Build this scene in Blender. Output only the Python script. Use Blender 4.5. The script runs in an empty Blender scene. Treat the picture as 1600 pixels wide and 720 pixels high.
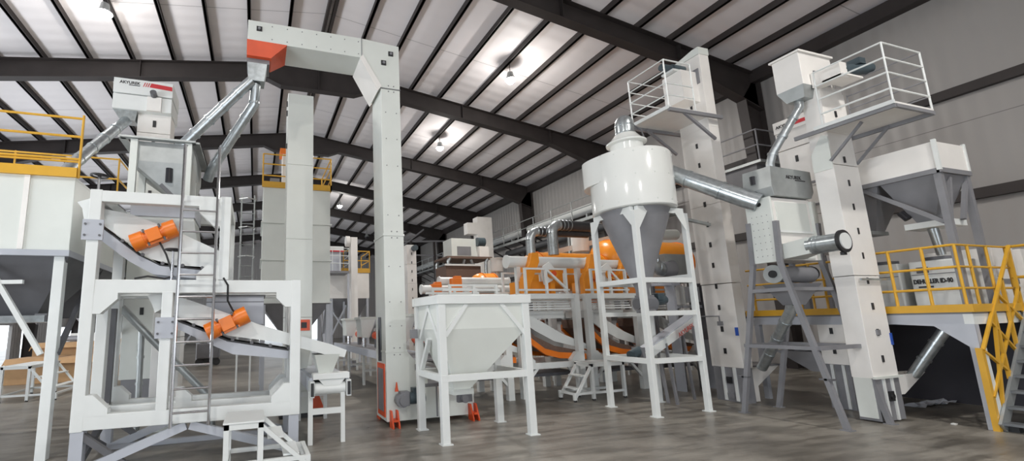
import bpy, bmesh, math, random
from mathutils import Vector, Matrix
random.seed(7)
scn = bpy.context.scene
COL = scn.collection
PI = math.pi

# ------------------------------------------------------------------ camera
cam_data = bpy.data.cameras.new('camera')
cam = bpy.data.objects.new('camera', cam_data)
COL.objects.link(cam)
yaw, pitch, roll = .3152, .1606, -.0251
fw = Vector((math.sin(yaw)*math.cos(pitch), math.cos(yaw)*math.cos(pitch), math.sin(pitch)))
rt = Vector((math.cos(yaw), -math.sin(yaw), 0))
up = rt.cross(fw)
r2 = math.cos(roll)*rt + math.sin(roll)*up
u2 = -math.sin(roll)*rt + math.cos(roll)*up
M = Matrix((r2, u2, -fw)).transposed().to_4x4()
M.translation = Vector((0, 0, 1.65))
cam.matrix_world = M
cam_data.sensor_width = 36
cam_data.lens = 694/1600*36
cam_data.shift_x = (800-625)/1600
cam_data.shift_y = (391.5-360)/1600
cam_data.clip_end = 300
scn.camera = cam

# ------------------------------------------------------------------ world, exposure, lights
w = bpy.data.worlds.new('sky'); scn.world = w; w.use_nodes = True
w.node_tree.nodes['Background'].inputs[0].default_value = (.86, .93, 1, 1)
w.node_tree.nodes['Background'].inputs[1].default_value = 2.2
scn.view_settings.view_transform = 'Standard'
scn.view_settings.look = 'None'
scn.view_settings.exposure = 0.15
scn.view_settings.gamma = 1
scn.view_settings.use_curve_mapping = False
LAMP_W = 300
UP_W = 105
DAY_W = 390

def area(name, loc, size, power, rot, color):
    l = bpy.data.lights.new(name, 'AREA'); l.shape = 'RECTANGLE'
    l.size, l.size_y = size; l.energy = power; l.color = color
    o = bpy.data.objects.new(name, l); o.location = loc; o.rotation_euler = rot
    COL.objects.link(o); return o
# area lights standing in for daylight, tilted up to brighten the ceiling
area('daylight_fill_front', (1.5, -8.3, 2.8), (12, 5.0), DAY_W*.55, (PI/2+.6, 0, 0), (.92, .96, 1))  # added at an unseen opening behind the camera
area('daylight_fill_side', (-11.4, 3.0, 2.4), (7, 4.0), DAY_W*2.6, (PI/2+.7, 0, -PI/2), (.88, .94, 1))  # added at an unseen opening in the left wall
area('ceiling_fill_left', (-11.4, 16.0, 2.4), (14, 3.0), DAY_W*3.0, (PI/2+.8, 0, -PI/2), (.88, .94, 1))  # added fill on solid wall, no windows here; lifts the ceiling
area('daylight_far_gate', (-11.4, 36, 2.4), (16, 3.6), DAY_W*3.6, (PI/2+.7, 0, -PI/2), (.88, .94, 1))

# ------------------------------------------------------------------ materials
def mat(name, col, rough=.5, metal=0, noise=0, nscale=8, bump=0, bscale=20, emit=None, spec=.5, stretch=None):
    m = bpy.data.materials.new(name); m.use_nodes = True
    nt = m.node_tree; b = nt.nodes['Principled BSDF']
    b.inputs['Base Color'].default_value = (*col, 1)
    b.inputs['Roughness'].default_value = rough
    b.inputs['Metallic'].default_value = metal
    b.inputs['Specular IOR Level'].default_value = spec
    tc = nt.nodes.new('ShaderNodeTexCoord')
    src = tc.outputs['Object']
    if stretch:
        mp = nt.nodes.new('ShaderNodeMapping'); mp.inputs['Scale'].default_value = stretch
        nt.links.new(src, mp.inputs[0]); src = mp.outputs[0]
    if noise:
        n = nt.nodes.new('ShaderNodeTexNoise'); n.inputs['Scale'].default_value = nscale
        n.inputs['Detail'].default_value = 5
        nt.links.new(src, n.inputs['Vector'])
        cr = nt.nodes.new('ShaderNodeValToRGB')
        cr.color_ramp.elements[0].position = .3; cr.color_ramp.elements[1].position = .72
        cr.color_ramp.elements[0].color = (*[max(0, c*(1-noise)) for c in col], 1)
        cr.color_ramp.elements[1].color = (*[min(1, c*(1+noise*.5)) for c in col], 1)
        nt.links.new(n.outputs[0], cr.inputs[0]); nt.links.new(cr.outputs[0], b.inputs['Base Color'])
    if bump:
        n2 = nt.nodes.new('ShaderNodeTexNoise'); n2.inputs['Scale'].default_value = bscale
        nt.links.new(src, n2.inputs['Vector'])
        bp = nt.nodes.new('ShaderNodeBump'); bp.inputs['Strength'].default_value = bump
        bp.inputs['Distance'].default_value = .01
        nt.links.new(n2.outputs[0], bp.inputs['Height']); nt.links.new(bp.outputs[0], b.inputs['Normal'])
    if emit:
        b.inputs['Emission Color'].default_value = (*emit[0], 1); b.inputs['Emission Strength'].default_value = emit[1]
    return m

M_WHITE = mat('white_paint', (.69, .715, .68), .32, noise=.06, nscale=1.5)
M_WHITE2 = mat('warm_white_paint', (.82, .795, .765), .4, noise=.07, nscale=2)
M_FRAME = mat('white_frame_paint', (.73, .75, .74), .35, noise=.04, nscale=3)
M_GREYP = mat('grey_blue_paint', (.46, .48, .53), .4, noise=.08, nscale=2)
M_GREY = mat('mid_grey_paint', (.22, .22, .235), .45, noise=.12, nscale=3)
M_DGREY = mat('dark_grey_paint', (.12, .12, .13), .5, noise=.15, nscale=3)
M_GALV = mat('galvanised_steel', (.50, .54, .56), .30, metal=.85, noise=.22, nscale=14, bump=.1, bscale=12)
M_GALVD = mat('dull_galvanised_sheet', (.40, .42, .42), .42, metal=.55, noise=.15, nscale=5)
M_CHROME = mat('stainless_tube', (.62, .62, .64), .2, metal=1)
M_ORANGE = mat('orange_paint', (.83, .20, .015), .35, noise=.1, nscale=4)
M_REDOR = mat('red_orange_paint', (.72, .085, .018), .38, noise=.1, nscale=4)
M_AMBER = mat('amber_orange_paint', (.86, .30, .02), .3, noise=.08, nscale=3)
M_YELLOW = mat('yellow_paint', (.66, .36, .03), .4, noise=.08, nscale=4)
M_BLACK = mat('black_rubber', (.018, .018, .02), .5)
M_MOTOR = mat('blue_grey_motor', (.06, .085, .10), .4, noise=.2, nscale=12)
M_STEEL = mat('primed_roof_steel', (.036, .029, .028), .6, noise=.2, nscale=2)
M_RED = mat('red_stripe', (.55, .02, .03), .4)
M_INK = mat('black_lettering', (.02, .02, .022), .5)
M_REDINK = mat('red_lettering', (.5, .10, .08), .5)
M_CARD = mat('cardboard', (.50, .31, .16), .8, noise=.12, nscale=3)
M_BELT = mat('grey_belt', (.23, .23, .245), .6, noise=.15, nscale=6)
M_BROWN = mat('brown_screen_mesh', (.16, .10, .075), .7, noise=.2, nscale=20)
M_BLUE = mat('blue_sticker', (.02, .08, .4), .4)
M_LAMP = mat('lit_lamp_glass', (1, 1, 1), .4, emit=((1, .97, .9), 60))
M_GLASS = mat('dark_inspection_glass', (.03, .03, .035), .12)
M_TREAD = mat('steel_stair_tread', (.17, .18, .19), .5, metal=.4, noise=.15, nscale=10)
M_DARKPIPE = mat('dark_wrapped_duct', (.055, .057, .062), .45, noise=.2, nscale=5)
M_RUST = mat('dark_rust_orange_paint', (.28, .07, .02), .6, noise=.2, nscale=6)
M_PAPER = mat('white_paper', (.8, .8, .78), .6)

def panel_mat(name, col, axis, pitch_, depth, rough=.45, seam=None, noise=.05):
    """painted trapezoid sheet: ribs by wave bump, dark seams"""
    m = mat(name, col, rough)
    nt = m.node_tree; b = nt.nodes['Principled BSDF']
    tc = nt.nodes['Texture Coordinate']; sp = nt.nodes.new('ShaderNodeSeparateXYZ')
    nt.links.new(tc.outputs['Object'], sp.inputs[0])
    mu = nt.nodes.new('ShaderNodeMath'); mu.operation = 'MULTIPLY'; mu.inputs[1].default_value = 2*PI/pitch_
    nt.links.new(sp.outputs[axis], mu.inputs[0])
    si = nt.nodes.new('ShaderNodeMath'); si.operation = 'SINE'; nt.links.new(mu.outputs[0], si.inputs[0])
    po = nt.nodes.new('ShaderNodeMath'); po.operation = 'GREATER_THAN'; po.inputs[1].default_value = .8
    nt.links.new(si.outputs[0], po.inputs[0])
    bp = nt.nodes.new('ShaderNodeBump'); bp.inputs['Strength'].default_value = depth; bp.inputs['Distance'].default_value = .02
    nt.links.new(si.outputs[0], bp.inputs['Height']); nt.links.new(bp.outputs[0], b.inputs['Normal'])
    n = nt.nodes.new('ShaderNodeTexNoise'); n.inputs['Scale'].default_value = .5; n.inputs['Detail'].default_value = 6
    nt.links.new(tc.outputs['Object'], n.inputs['Vector'])
    cr = nt.nodes.new('ShaderNodeValToRGB')
    cr.color_ramp.elements[0].color = (*[c*(1-noise*2) for c in col], 1); cr.color_ramp.elements[1].color = (*[min(1, c*(1+noise)) for c in col], 1)
    nt.links.new(n.outputs[0], cr.inputs[0])
    last = cr.outputs[0]
    if seam:
        ax, per, wd = seam
        m2 = nt.nodes.new('ShaderNodeMath'); m2.operation = 'PINGPONG'; m2.inputs[1].default_value = per/2
        nt.links.new(sp.outputs[ax], m2.inputs[0])
        m3 = nt.nodes.new('ShaderNodeMath'); m3.operation = 'LESS_THAN'; m3.inputs[1].default_value = wd
        nt.links.new(m2.outputs[0], m3.inputs[0])
        mx = nt.nodes.new('ShaderNodeMixRGB'); mx.inputs[2].default_value = (*[c*.55 for c in col], 1)
        nt.links.new(m3.outputs[0], mx.inputs[0]); nt.links.new(last, mx.inputs[1]); last = mx.outputs[0]
    nt.links.new(last, b.inputs['Base Color'])
    return m

M_CEIL = panel_mat('roof_sheet', (.86, .82, .83), 1, .5, .25, .55, seam=(1, 3.3, .012))
M_WALL = panel_mat('wall_sheet', (.34, .325, .315), 1, .30, .35, .42, seam=(2, 6, .01))
M_WALLX = panel_mat('wall_sheet_cross', (.50, .485, .48), 0, .30, .35, .45)

def floor_mat():
    m = mat('polished_concrete', (.3, .28, .25), .3)
    nt = m.node_tree; b = nt.nodes['Principled BSDF']; tc = nt.nodes['Texture Coordinate']
    def noise(sc, det, st=None):
        n = nt.nodes.new('ShaderNodeTexNoise'); n.inputs['Scale'].default_value = sc; n.inputs['Detail'].default_value = det
        n.inputs['Roughness'].default_value = .65
        if st:
            mp = nt.nodes.new('ShaderNodeMapping'); mp.inputs['Scale'].default_value = st; mp.inputs['Rotation'].default_value = (0, 0, .5)
            nt.links.new(tc.outputs['Object'], mp.inputs[0]); nt.links.new(mp.outputs[0], n.inputs['Vector'])
        else: nt.links.new(tc.outputs['Object'], n.inputs['Vector'])
        return n
    n1 = noise(.45, 9); n2 = noise(1.6, 6, (.5, 3.2, 1)); n3 = noise(9, 8)
    cr = nt.nodes.new('ShaderNodeValToRGB')
    cr.color_ramp.elements[0].position = .32; cr.color_ramp.elements[1].position = .7
    cr.color_ramp.elements[0].color = (.12, .108, .092, 1); cr.color_ramp.elements[1].color = (.35, .325, .285, 1)
    nt.links.new(n1.outputs[0], cr.inputs[0])
    c2 = nt.nodes.new('ShaderNodeValToRGB')
    c2.color_ramp.elements[0].position = .38; c2.color_ramp.elements[1].position = .56
    c2.color_ramp.elements[0].color = (.42, .41, .39, 1); c2.color_ramp.elements[1].color = (1, 1, 1, 1)
    nt.links.new(n2.outputs[0], c2.inputs[0])
    mx = nt.nodes.new('ShaderNodeMixRGB'); mx.blend_type = 'MULTIPLY'; mx.inputs[0].default_value = .75
    nt.links.new(cr.outputs[0], mx.inputs[1]); nt.links.new(c2.outputs[0], mx.inputs[2])
    c3 = nt.nodes.new('ShaderNodeValToRGB')
    c3.color_ramp.elements[0].position = .66; c3.color_ramp.elements[1].position = .74
    c3.color_ramp.elements[0].color = (0, 0, 0, 1); c3.color_ramp.elements[1].color = (1, 1, 1, 1)
    n4 = noise(1.1, 8)
    nt.links.new(n4.outputs[0], c3.inputs[0])
    m3 = nt.nodes.new('ShaderNodeMixRGB'); m3.inputs[2].default_value = (.5, .46, .40, 1)
    mm = nt.nodes.new('ShaderNodeMath'); mm.operation = 'MULTIPLY'; mm.inputs[1].default_value = .6
    nt.links.new(c3.outputs[0], mm.inputs[0]); nt.links.new(mm.outputs[0], m3.inputs[0])
    nt.links.new(mx.outputs[0], m3.inputs[1]); nt.links.new(m3.outputs[0], b.inputs['Base Color'])
    c4 = nt.nodes.new('ShaderNodeMapRange'); c4.inputs[3].default_value = .16; c4.inputs[4].default_value = .55
    nt.links.new(n2.outputs[0], c4.inputs[0]); nt.links.new(c4.outputs[0], b.inputs['Roughness'])
    bp = nt.nodes.new('ShaderNodeBump'); bp.inputs['Strength'].default_value = .12; bp.inputs['Distance'].default_value = .01
    nt.links.new(n3.outputs[0], bp.inputs['Height']); nt.links.new(bp.outputs[0], b.inputs['Normal'])
    return m
M_FLOOR = floor_mat()

# ------------------------------------------------------------------ geometry helpers
V = Vector
class MB:
    def __init__(s): s.v = []; s.f = []; s.sm = []
    def add(s, vs, fs, smooth=False):
        o = len(s.v); s.v += [tuple(x) for x in vs]
        for f in fs: s.f.append([i+o for i in f]); s.sm.append(smooth)
        return s
    def box(s, x0, x1, y0, y1, z0, z1):
        vs = [(x0,y0,z0),(x1,y0,z0),(x1,y1,z0),(x0,y1,z0),(x0,y0,z1),(x1,y0,z1),(x1,y1,z1),(x0,y1,z1)]
        return s.add(vs, [(0,3,2,1),(4,5,6,7),(0,1,5,4),(1,2,6,5),(2,3,7,6),(3,0,4,7)])
    def loft(s, rings, smooth=False, caps=True, closed=True):
        n = len(rings[0]); o = len(s.v)
        for r in rings: s.v += [tuple(x) for x in r]
        for k in range(len(rings)-1):
            for i in range(n if closed else n-1):
                j = (i+1) % n
                s.f.append([o+k*n+i, o+k*n+j, o+(k+1)*n+j, o+(k+1)*n+i]); s.sm.append(smooth)
        if caps:
            s.f.append([o+i for i in range(n)][::-1]); s.sm.append(False)
            s.f.append([o+(len(rings)-1)*n+i for i in range(n)]); s.sm.append(False)
        return s
    def basis(s, d, hint=None):
        d = d.normalized()
        h = hint or (V((0,0,1)) if abs(d.z) < .95 else V((0,1,0)))
        a = d.cross(h).normalized(); b = a.cross(d).normalized()
        return a, b
    def bar(s, p, q, w, h=None, hint=None):
        p, q = V(p), V(q); h = h or w; a, b = s.basis(q-p, hint)
        c = [a*w/2+b*h/2, -a*w/2+b*h/2, -a*w/2-b*h/2, a*w/2-b*h/2]
        return s.loft([[p+x for x in c], [q+x for x in c]])
    def tube(s, p, q, r, r2=None, n=14, caps=True):
        p, q = V(p), V(q); r2 = r if r2 is None else r2; a, b = s.basis(q-p)
        R = lambda c, rr: [c + (a*math.cos(2*PI*i/n)+b*math.sin(2*PI*i/n))*rr for i in range(n)]
        s.loft([R(p, r), R(q, r2)], smooth=True, caps=False)
        if caps:
            o = len(s.v); s.v += [tuple(x) for x in R(p, r)] + [tuple(x) for x in R(q, r2)]
            s.f.append(list(range(o, o+n))[::-1]); s.sm.append(False)
            s.f.append(list(range(o+n, o+2*n))); s.sm.append(False)
        return s
    def path(s, pts, r, n=12, closed=False):
        pts = [V(p) for p in pts]; rings = []; a = None
        for i, p in enumerate(pts):
            if i == 0: d = pts[1]-p
            elif i == len(pts)-1: d = p-pts[-2]
            else: d = (pts[i+1]-p).normalized()+(p-pts[i-1]).normalized()
            d.normalize()
            if a is None: a, b = s.basis(d)
            else:
                a = (a-d*a.dot(d)).normalized(); b = a.cross(d).normalized()
            rings.append([p+(a*math.cos(2*PI*k/n)+b*math.sin(2*PI*k/n))*r for k in range(n)])
        return s.loft(rings, smooth=True)
    def elbow(s, p, mid, q, r, n=14, seg=7):
        """bend pipe p->mid->q with quadratic corner"""
        p, mid, q = V(p), V(mid), V(q); pts = []
        for i in range(seg+1):
            t = i/seg; pts.append(p*(1-t)**2+mid*2*t*(1-t)+q*t*t)
        return s.path(pts, r, n)
    def prism(s, poly, axis, a, b):
        """poly: (u,v) list; axis 'y': u=x,v=z ; 'x': u=y,v=z ; 'z': u=x,v=y"""
        def P(u, v, t): return {'y': (u, t, v), 'x': (t, u, v), 'z': (u, v, t)}[axis]
        return s.loft([[P(u, v, a) for u, v in poly], [P(u, v, b) for u, v in poly]])
    def lathe(s, prof, c, n=32):
        c = V(c)
        return s.loft([[c+V((r*math.cos(2*PI*i/n), r*math.sin(2*PI*i/n), z)) for i in range(n)] for r, z in prof], smooth=True)
    def torus(s, c, R, r, axis='z', n=24, m=8):
        c = V(c); rings = []
        ax = {'z': (V((1,0,0)), V((0,1,0)), V((0,0,1))), 'y': (V((1,0,0)), V((0,0,1)), V((0,1,0))), 'x': (V((0,1,0)), V((0,0,1)), V((1,0,0)))}[axis]
        o = len(s.v)
        for i in range(n):
            t = 2*PI*i/n; d = ax[0]*math.cos(t)+ax[1]*math.sin(t)
            for k in range(m):
                u = 2*PI*k/m; s.v.append(tuple(c+d*(R+r*math.cos(u))+ax[2]*r*math.sin(u)))
        for i in range(n):
            for k in range(m):
                s.f.append([o+i*m+k, o+((i+1)%n)*m+k, o+((i+1)%n)*m+(k+1)%m, o+i*m+(k+1)%m]); s.sm.append(True)
        return s
    def rect(s, z, x0, x1, y0, y1): return [(x0,y0,z),(x1,y0,z),(x1,y1,z),(x0,y1,z)]
    def hopper(s, top, bot, lip=0):
        """top/bot = (x0,x1,y0,y1,z)"""
        R = lambda t, z=None: s.rect(t[4] if z is None else z, *t[:4])
        rings = [R(bot), R(top)]
        if lip: rings.append(R(top, top[4]+lip))
        return s.loft(rings)
    CNT = 0
    def inflate(s):
        # parts that share a face line are a hair apart in size, as real welded parts are
        MB.CNT += 1; e = (MB.CNT % 7)*.0005
        if not e or not s.v: return
        lo = [min(v[k] for v in s.v) for k in range(3)]; hi = [max(v[k] for v in s.v) for k in range(3)]
        if max(hi[k]-lo[k] for k in range(3)) > 9: return
        c = [(lo[k]+hi[k])/2 for k in range(3)]; f = [1+e/max(.004, (hi[k]-lo[k])/2) if hi[k]-lo[k] > .004 else 1 for k in range(3)]
        zmin = lo[2] < .02
        s.v = [tuple(c[k]+(v[k]-c[k])*f[k] for k in range(3)) for v in s.v]
        if zmin: s.v = [(v[0], v[1], max(v[2], lo[2])) for v in s.v]
    def build(s, name, m, parent=None, label=None, cat=None, group=None, kind=None, bevel=0):
        s.inflate()
        me = bpy.data.meshes.new(name)
        off = wloc(parent) if parent is not None else V((0,0,0))
        me.from_pydata([tuple(V(p)-off) for p in s.v], [], s.f); me.update()
        bm = bmesh.new(); bm.from_mesh(me)
        bmesh.ops.recalc_face_normals(bm, faces=bm.faces)
        bm.to_mesh(me); bm.free()
        for p, k in zip(me.polygons, s.sm): p.use_smooth = k
        if any(s.sm): me.set_sharp_from_angle(angle=.65)
        me.materials.append(m)
        o = bpy.data.objects.new(name, me); COL.objects.link(o)
        if parent is not None: o.parent = parent
        WL[o.name] = off.copy()
        tag(o, label, cat, group, kind)
        if bevel:
            b = o.modifiers.new('bevel', 'BEVEL'); b.width = bevel; b.segments = 2; b.limit_method = 'ANGLE'; b.angle_limit = .9
        return o
WL = {}
def wloc(o): return WL.get(o.name, V((0,0,0)))
def tag(o, label=None, cat=None, group=None, kind=None):
    for k, x in (('label', label), ('category', cat), ('group', group), ('kind', kind)):
        if x: o[k] = x
    return o
def thing(name, loc, label, cat, group=None, kind=None):
    o = bpy.data.objects.new(name, None); COL.objects.link(o); o.location = loc; o.empty_display_size = .1
    WL[o.name] = V(loc); tag(o, label, cat, group, kind); return o
KIDS = {}
def kids(o): return [c for c in COL.objects if c.parent == o]
def copy_tree(o, loc, label):
    c = o.copy(); COL.objects.link(c); c.location = loc
    if label: c['label'] = label
    for ch in kids(o):
        d = ch.copy(); COL.objects.link(d); d.parent = c
        for g in kids(ch):
            e = g.copy(); COL.objects.link(e); e.parent = d
    WL[c.name] = V(loc)
    return c
def struct(name, mb, m): return mb.build(name, m, kind='structure')
def text(body, size, loc, facing, m, parent, name='lettering', extrude=.002, bold=.0, shear=0, label=None, sx=1):
    c = bpy.data.curves.new('t', 'FONT'); c.body = body; c.size = size; c.extrude = extrude; c.offset = bold; c.shear = shear
    c.align_x = 'LEFT'
    t = bpy.data.objects.new('tmp', c); COL.objects.link(t)
    dg = bpy.context.evaluated_depsgraph_get(); me = bpy.data.meshes.new_from_object(t.evaluated_get(dg))
    COL.objects.unlink(t); bpy.data.objects.remove(t)
    R = {'-y': Matrix(((1,0,0),(0,0,-1),(0,1,0))), '-x': Matrix(((0,0,-1),(-1,0,0),(0,1,0)))}[facing]
    off = wloc(parent)
    me.transform(Matrix.Translation(V(loc)-off) @ R.to_4x4() @ Matrix.Diagonal((sx,1,1,1)))
    me.materials.clear(); me.materials.append(m)
    o = bpy.data.objects.new(name, me); COL.objects.link(o); o.parent = parent; WL[o.name] = off.copy()
    if label: o['label'] = label
    return o

def railing(mb_posts, parent, pts, z0, h, levels, r, m, postpts=None, rn='rail', pn='post', toe=0, square=False):
    """pts: polyline of (x,y); rails between, posts at every point"""
    for (x, y) in (postpts or pts):
        b = MB()
        (b.bar((x,y,z0),(x,y,z0+h),2*r) if square else b.tube((x,y,z0),(x,y,z0+h),r,n=8)); b.build(pn, m, parent)
    for lv in levels:
        b = MB()
        for (a, c) in zip(pts[:-1], pts[1:]):
            p, q = (a[0],a[1],z0+lv), (c[0],c[1],z0+lv)
            (b.bar(p, q, 2*r) if square else b.tube(p, q, r, n=8))
        b.build(rn, m, parent)
    if toe:
        b = MB()
        for (a, c) in zip(pts[:-1], pts[1:]): b.bar((a[0],a[1],z0+toe/2),(c[0],c[1],z0+toe/2),.012,toe)
        b.build('toe_board', m, parent)

# ================================================================== BUILDING
XL, XR, YB, YF = -11.675, 15.825, -8.6, 54.8
RX, RZ, SL = 2.075, 11.54, .146
def zr(x): return RZ-SL*abs(x-RX)
EAVE = zr(XR)
struct('floor', MB().box(XL-12, XR+.3, YB-8, YF+.3, -.2, 0), M_FLOOR)
b = MB()
T = .20
b.prism([(RX, RZ+T), (XR+.3, zr(XR+.3)+T), (XR+.3, zr(XR+.3)+T+.12), (RX, RZ+T+.12)], 'y', YB, YF)
b.prism([(RX, RZ+T), (RX, RZ+T+.12), (XL-.3, zr(XL-.3)+T+.12), (XL-.3, zr(XL-.3)+T)], 'y', YB, YF)
struct('ceiling', b, M_CEIL)
# right wall (solid), left wall with openings, end walls
b = MB().box(XR, XR+.15, YB, YF, 0, EAVE+.3)
struct('wall_right', b, M_WALL)
b = MB()
opens = [(.0, 6.2, 4.8, 0.0), (24.2, 27.7, 2.0, 0.0), (28.7, 30.2, 1.75, .0), (33.4, 37.0, 1.9, .0)]
y = YB
for (a, c, zt, zb) in opens:
    b.box(XL-.15, XL, y, a, 0, EAVE+.3); b.box(XL-.15, XL, a, c, zt, EAVE+.3); y = c
b.box(XL-.15, XL, y, YF, 0, EAVE+.3)
struct('wall_left', b, M_WALL)
def endwall(name, Y0, hole=None):
    b = MB()
    poly = [(XL, 0), (XR, 0), (XR, EAVE+T), (RX, RZ+T), (XL, EAVE+T)]
    if hole:
        x0, x1, zt = hole
        b.prism([(XL,0),(x0,0),(x0,EAVE+T),(XL,EAVE+T)], 'y', Y0, Y0+.15)
        b.prism([(x1,0),(XR,0),(XR,EAVE+T),(x1,zr(x1)+T)], 'y', Y0, Y0+.15)
        b.prism([(x0,zt),(x1,zt),(x1,zr(x1)+T),(min(x1,RX),zr(min(x1,RX))+T),(x0,zr(x0)+T)], 'y', Y0, Y0+.15)
        b.prism([(XL,EAVE+T),(x0,EAVE+T),(x0,zr(x0)+T)], 'y', Y0, Y0+.15)
    else: b.prism(poly, 'y', Y0, Y0+.15)
    struct(name, b, M_WALLX)
endwall('wall_back', YB-.15, (-4.6, 7.6, 5.6))
endwall('wall_front', YF, (.5, 7.5, 4.6))
# dado of darker render low on the right wall, girts
trim = 1
for (z, hh) in ((6.75, .22), (4.25, .24), (1.6, .2)):
    struct('trim_%d' % trim, MB().box(XR-.14, XR-.001, YB, YF, z-hh/2, z+hh/2), M_STEEL); trim += 1
struct('trim_%d' % trim, MB().box(XR-.30, XR-.001, YB, YF, EAVE-.28, EAVE+.12), M_STEEL); trim += 1
struct('trim_%d' % trim, MB().box(XL+.001, XL+.30, YB, YF, EAVE-.28, EAVE+.12), M_STEEL); trim += 1
# purlins (cold formed C sections under the sheets)
b = MB()
for i in range(-10, 11):
    x = RX+1.25*i
    if i == 0: continue
    z = zr(x)
    b.box(x-.035, x+.035, YB, YF, z, z+T+.01)
    b.box(x-.055, x+.055, YB, YF, z, z+.014)
b.box(RX-.15, RX-.06, YB, YF, RZ-.02, RZ+T); b.box(RX+.06, RX+.15, YB, YF, RZ-.02, RZ+T)
struct('trim_%d' % trim, b, M_STEEL); trim += 1
# rafter frames
def rafter(Y0):
    global trim
    b = MB(); t = .012; fl = .15
    top = [(XL+.9, zr(XL+.9)), (RX, RZ), (XR-.9, zr(XR-.9))]
    def low(x):
        d = abs(x-RX)
        if d < 1.9: return 10.45+ (.0 if d < 1.4 else (d-1.4)*.25)
        if d > 10.3:
            return 9.40-(d-10.3)*(.9/2.7)
        return 10.66-(d-1.9)*(1.26/8.4)
    xs = [XL+.06, XL+.9, RX-10.3, RX-1.9, RX-1.4, RX, RX+1.4, RX+1.9, RX+10.3, XR-.9, XR-.06]
    up_ = [(x, zr(x)-.005) for x in xs]; lo = [(x, low(x)) for x in xs]
    web = [(x, z) for x, z in up_] + [(x, z) for x, z in reversed(lo)]
    for k in range(len(xs)-1):
        b.prism([up_[k], up_[k+1], lo[k+1], lo[k]], 'y', Y0-t/2, Y0+t/2)
        b.prism([(up_[k][0], up_[k][1]), (up_[k+1][0], up_[k+1][1]), (up_[k+1][0], up_[k+1][1]-.02), (up_[k][0], up_[k][1]-.02)], 'y', Y0-fl, Y0+fl)
        b.prism([(lo[k][0], lo[k][1]), (lo[k+1][0], lo[k+1][1]), (lo[k+1][0], lo[k+1][1]-.025), (lo[k][0], lo[k][1]-.025)], 'y', Y0-fl, Y0+fl)
    for x in (RX, RX-6, RX+6, RX+10.3, RX-10.3):
        b.box(x-.01, x+.01, Y0-fl, Y0+fl, low(x), zr(x)-.01)
    # tapered columns
    for sgn, xw in ((1, XR-.06), (-1, XL+.06)):
        xi_t = xw-sgn*.80; xi_b = xw-sgn*.40
        b.prism([(xw, 0), (xw, EAVE), (xi_t, low(RX+sgn*12.9)), (xi_b, 0)], 'y', Y0-t/2, Y0+t/2)
        b.prism([(xi_b, 0), (xi_t, low(RX+sgn*12.9)), (xi_t-sgn*.025, low(RX+sgn*12.9)), (xi_b-sgn*.025, 0)], 'y', Y0-fl, Y0+fl)
        b.prism([(xw, 0), (xw, EAVE), (xw-sgn*.02, EAVE), (xw-sgn*.02, 0)], 'y', Y0-fl, Y0+fl)
    struct('trim_%d' % trim, b, M_STEEL); trim += 1
for k in range(-2, 7): rafter(9.44+6.476*k)

# ------------------------------------------------------------------ lamps
def lamp(x, y, z, label, lit=True, first=[None]):
    t = thing('high_bay_lamp', (x, y, z), label, 'lamp', 'high bay lamps under the roof')
    MB().lathe([(.03, .30), (.10, .28), (.13, .12), (.19, .02), (.20, 0), (.185, 0.005), (.12, .11)], (x, y, z), 20).build('reflector', M_GALVD, t)
    rf = kids(t)[-1]
    MB().lathe([(.01, -.15), (.09, -.13), (.15, -.07), (.18, .0), (.18, .012), (.01, .013)], (x, y, z), 24).build('lamp_glass', M_LAMP if lit else M_GLASS, rf)
    MB().tube((x, y, z+.29), (x, y, zr(x)+T-.005), .012, n=6).build('hanger', M_STEEL, t)
    if lit:
        l = bpy.data.lights.new('glow', 'POINT'); l.shadow_soft_size = .12; l.energy = UP_W; l.color = (1, .965, .91)
        o = bpy.data.objects.new('glow_light', l); o.location = (0, 0, -.42); COL.objects.link(o); o.parent = t
        l = bpy.data.lights.new('bulb', 'AREA'); l.shape = 'DISK'; l.size = .44; l.energy = LAMP_W; l.color = (1, .965, .91)
        o = bpy.data.objects.new('bulb_light', l); o.location = (0, 0, -.17); COL.objects.link(o); o.parent = t
    return t
lamp(8.45, 12.7, 10.1, 'large dazzling ceiling lamp nearest the camera, above the cyclone')
lamp(-4.1, 12.7, 10.1, 'glaring cool white ceiling lamp at the top left of the hall')
lamp(8.45, 19.15, 10.1, 'smaller dazzling lamp right of the tall white elevator column')
lamp(5.6, 31.0, 10.1, 'distant small glowing lamp beside the yellow railed white tower')
for x, y, l_ in ((-4.1, -.3, 'ceiling lamp over the left front of the hall, out of the picture'), (8.45, -.3, 'ceiling lamp over the right front of the hall, out of the picture'), (2.2, -5.5, 'ceiling lamp by the front gate, out of the picture')):
    lamp(x, y, 9.6, l_)
lamp(9.3, 38.0, 9.3, 'small dark unlit pendant lamp far down the roof', lit=False)

# ================================================================== LEFT SCREENING STATION
FY = 6.40
t = thing('screening_stand', (-2.0, FY, 0), 'large white welded frame on grey legs carrying the two vibrating screens with orange motors', 'machine frame')
def post(x, y, z0, z1, parent, m=M_FRAME, s=.13, name='post'):
    MB().box(x, x+s, y, y+s, z0, z1).build(name, m, parent, bevel=.006)
def rail(p, q, parent, w=.13, h=.17, m=M_FRAME, name='rail'):
    MB().bar(p, q, w-.005, h).build(name, m, parent, bevel=.006)
YS = (6.40, 7.02, 7.55)
for y in YS:
    post(-2.04, y, .47, 3.43 if y != 7.02 else 2.2, t)
    post(.47, y, .47, 2.28, t)
post(-1.15, 6.40, .64, 2.12, t, s=.125)
for y in (6.40, 7.55): post(-.49, y, 2.28, 3.43, t)
for y in YS:
    rail((-2.04, y+.065, .57), (.6, y+.065, .55), t)
    rail((-2.04, y+.065, 2.19), (.6, y+.065, 2.19), t)
for y in (6.40, 7.55): rail((-2.04, y+.065, 3.35), (-.36, y+.065, 3.35), t, h=.14)
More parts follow.
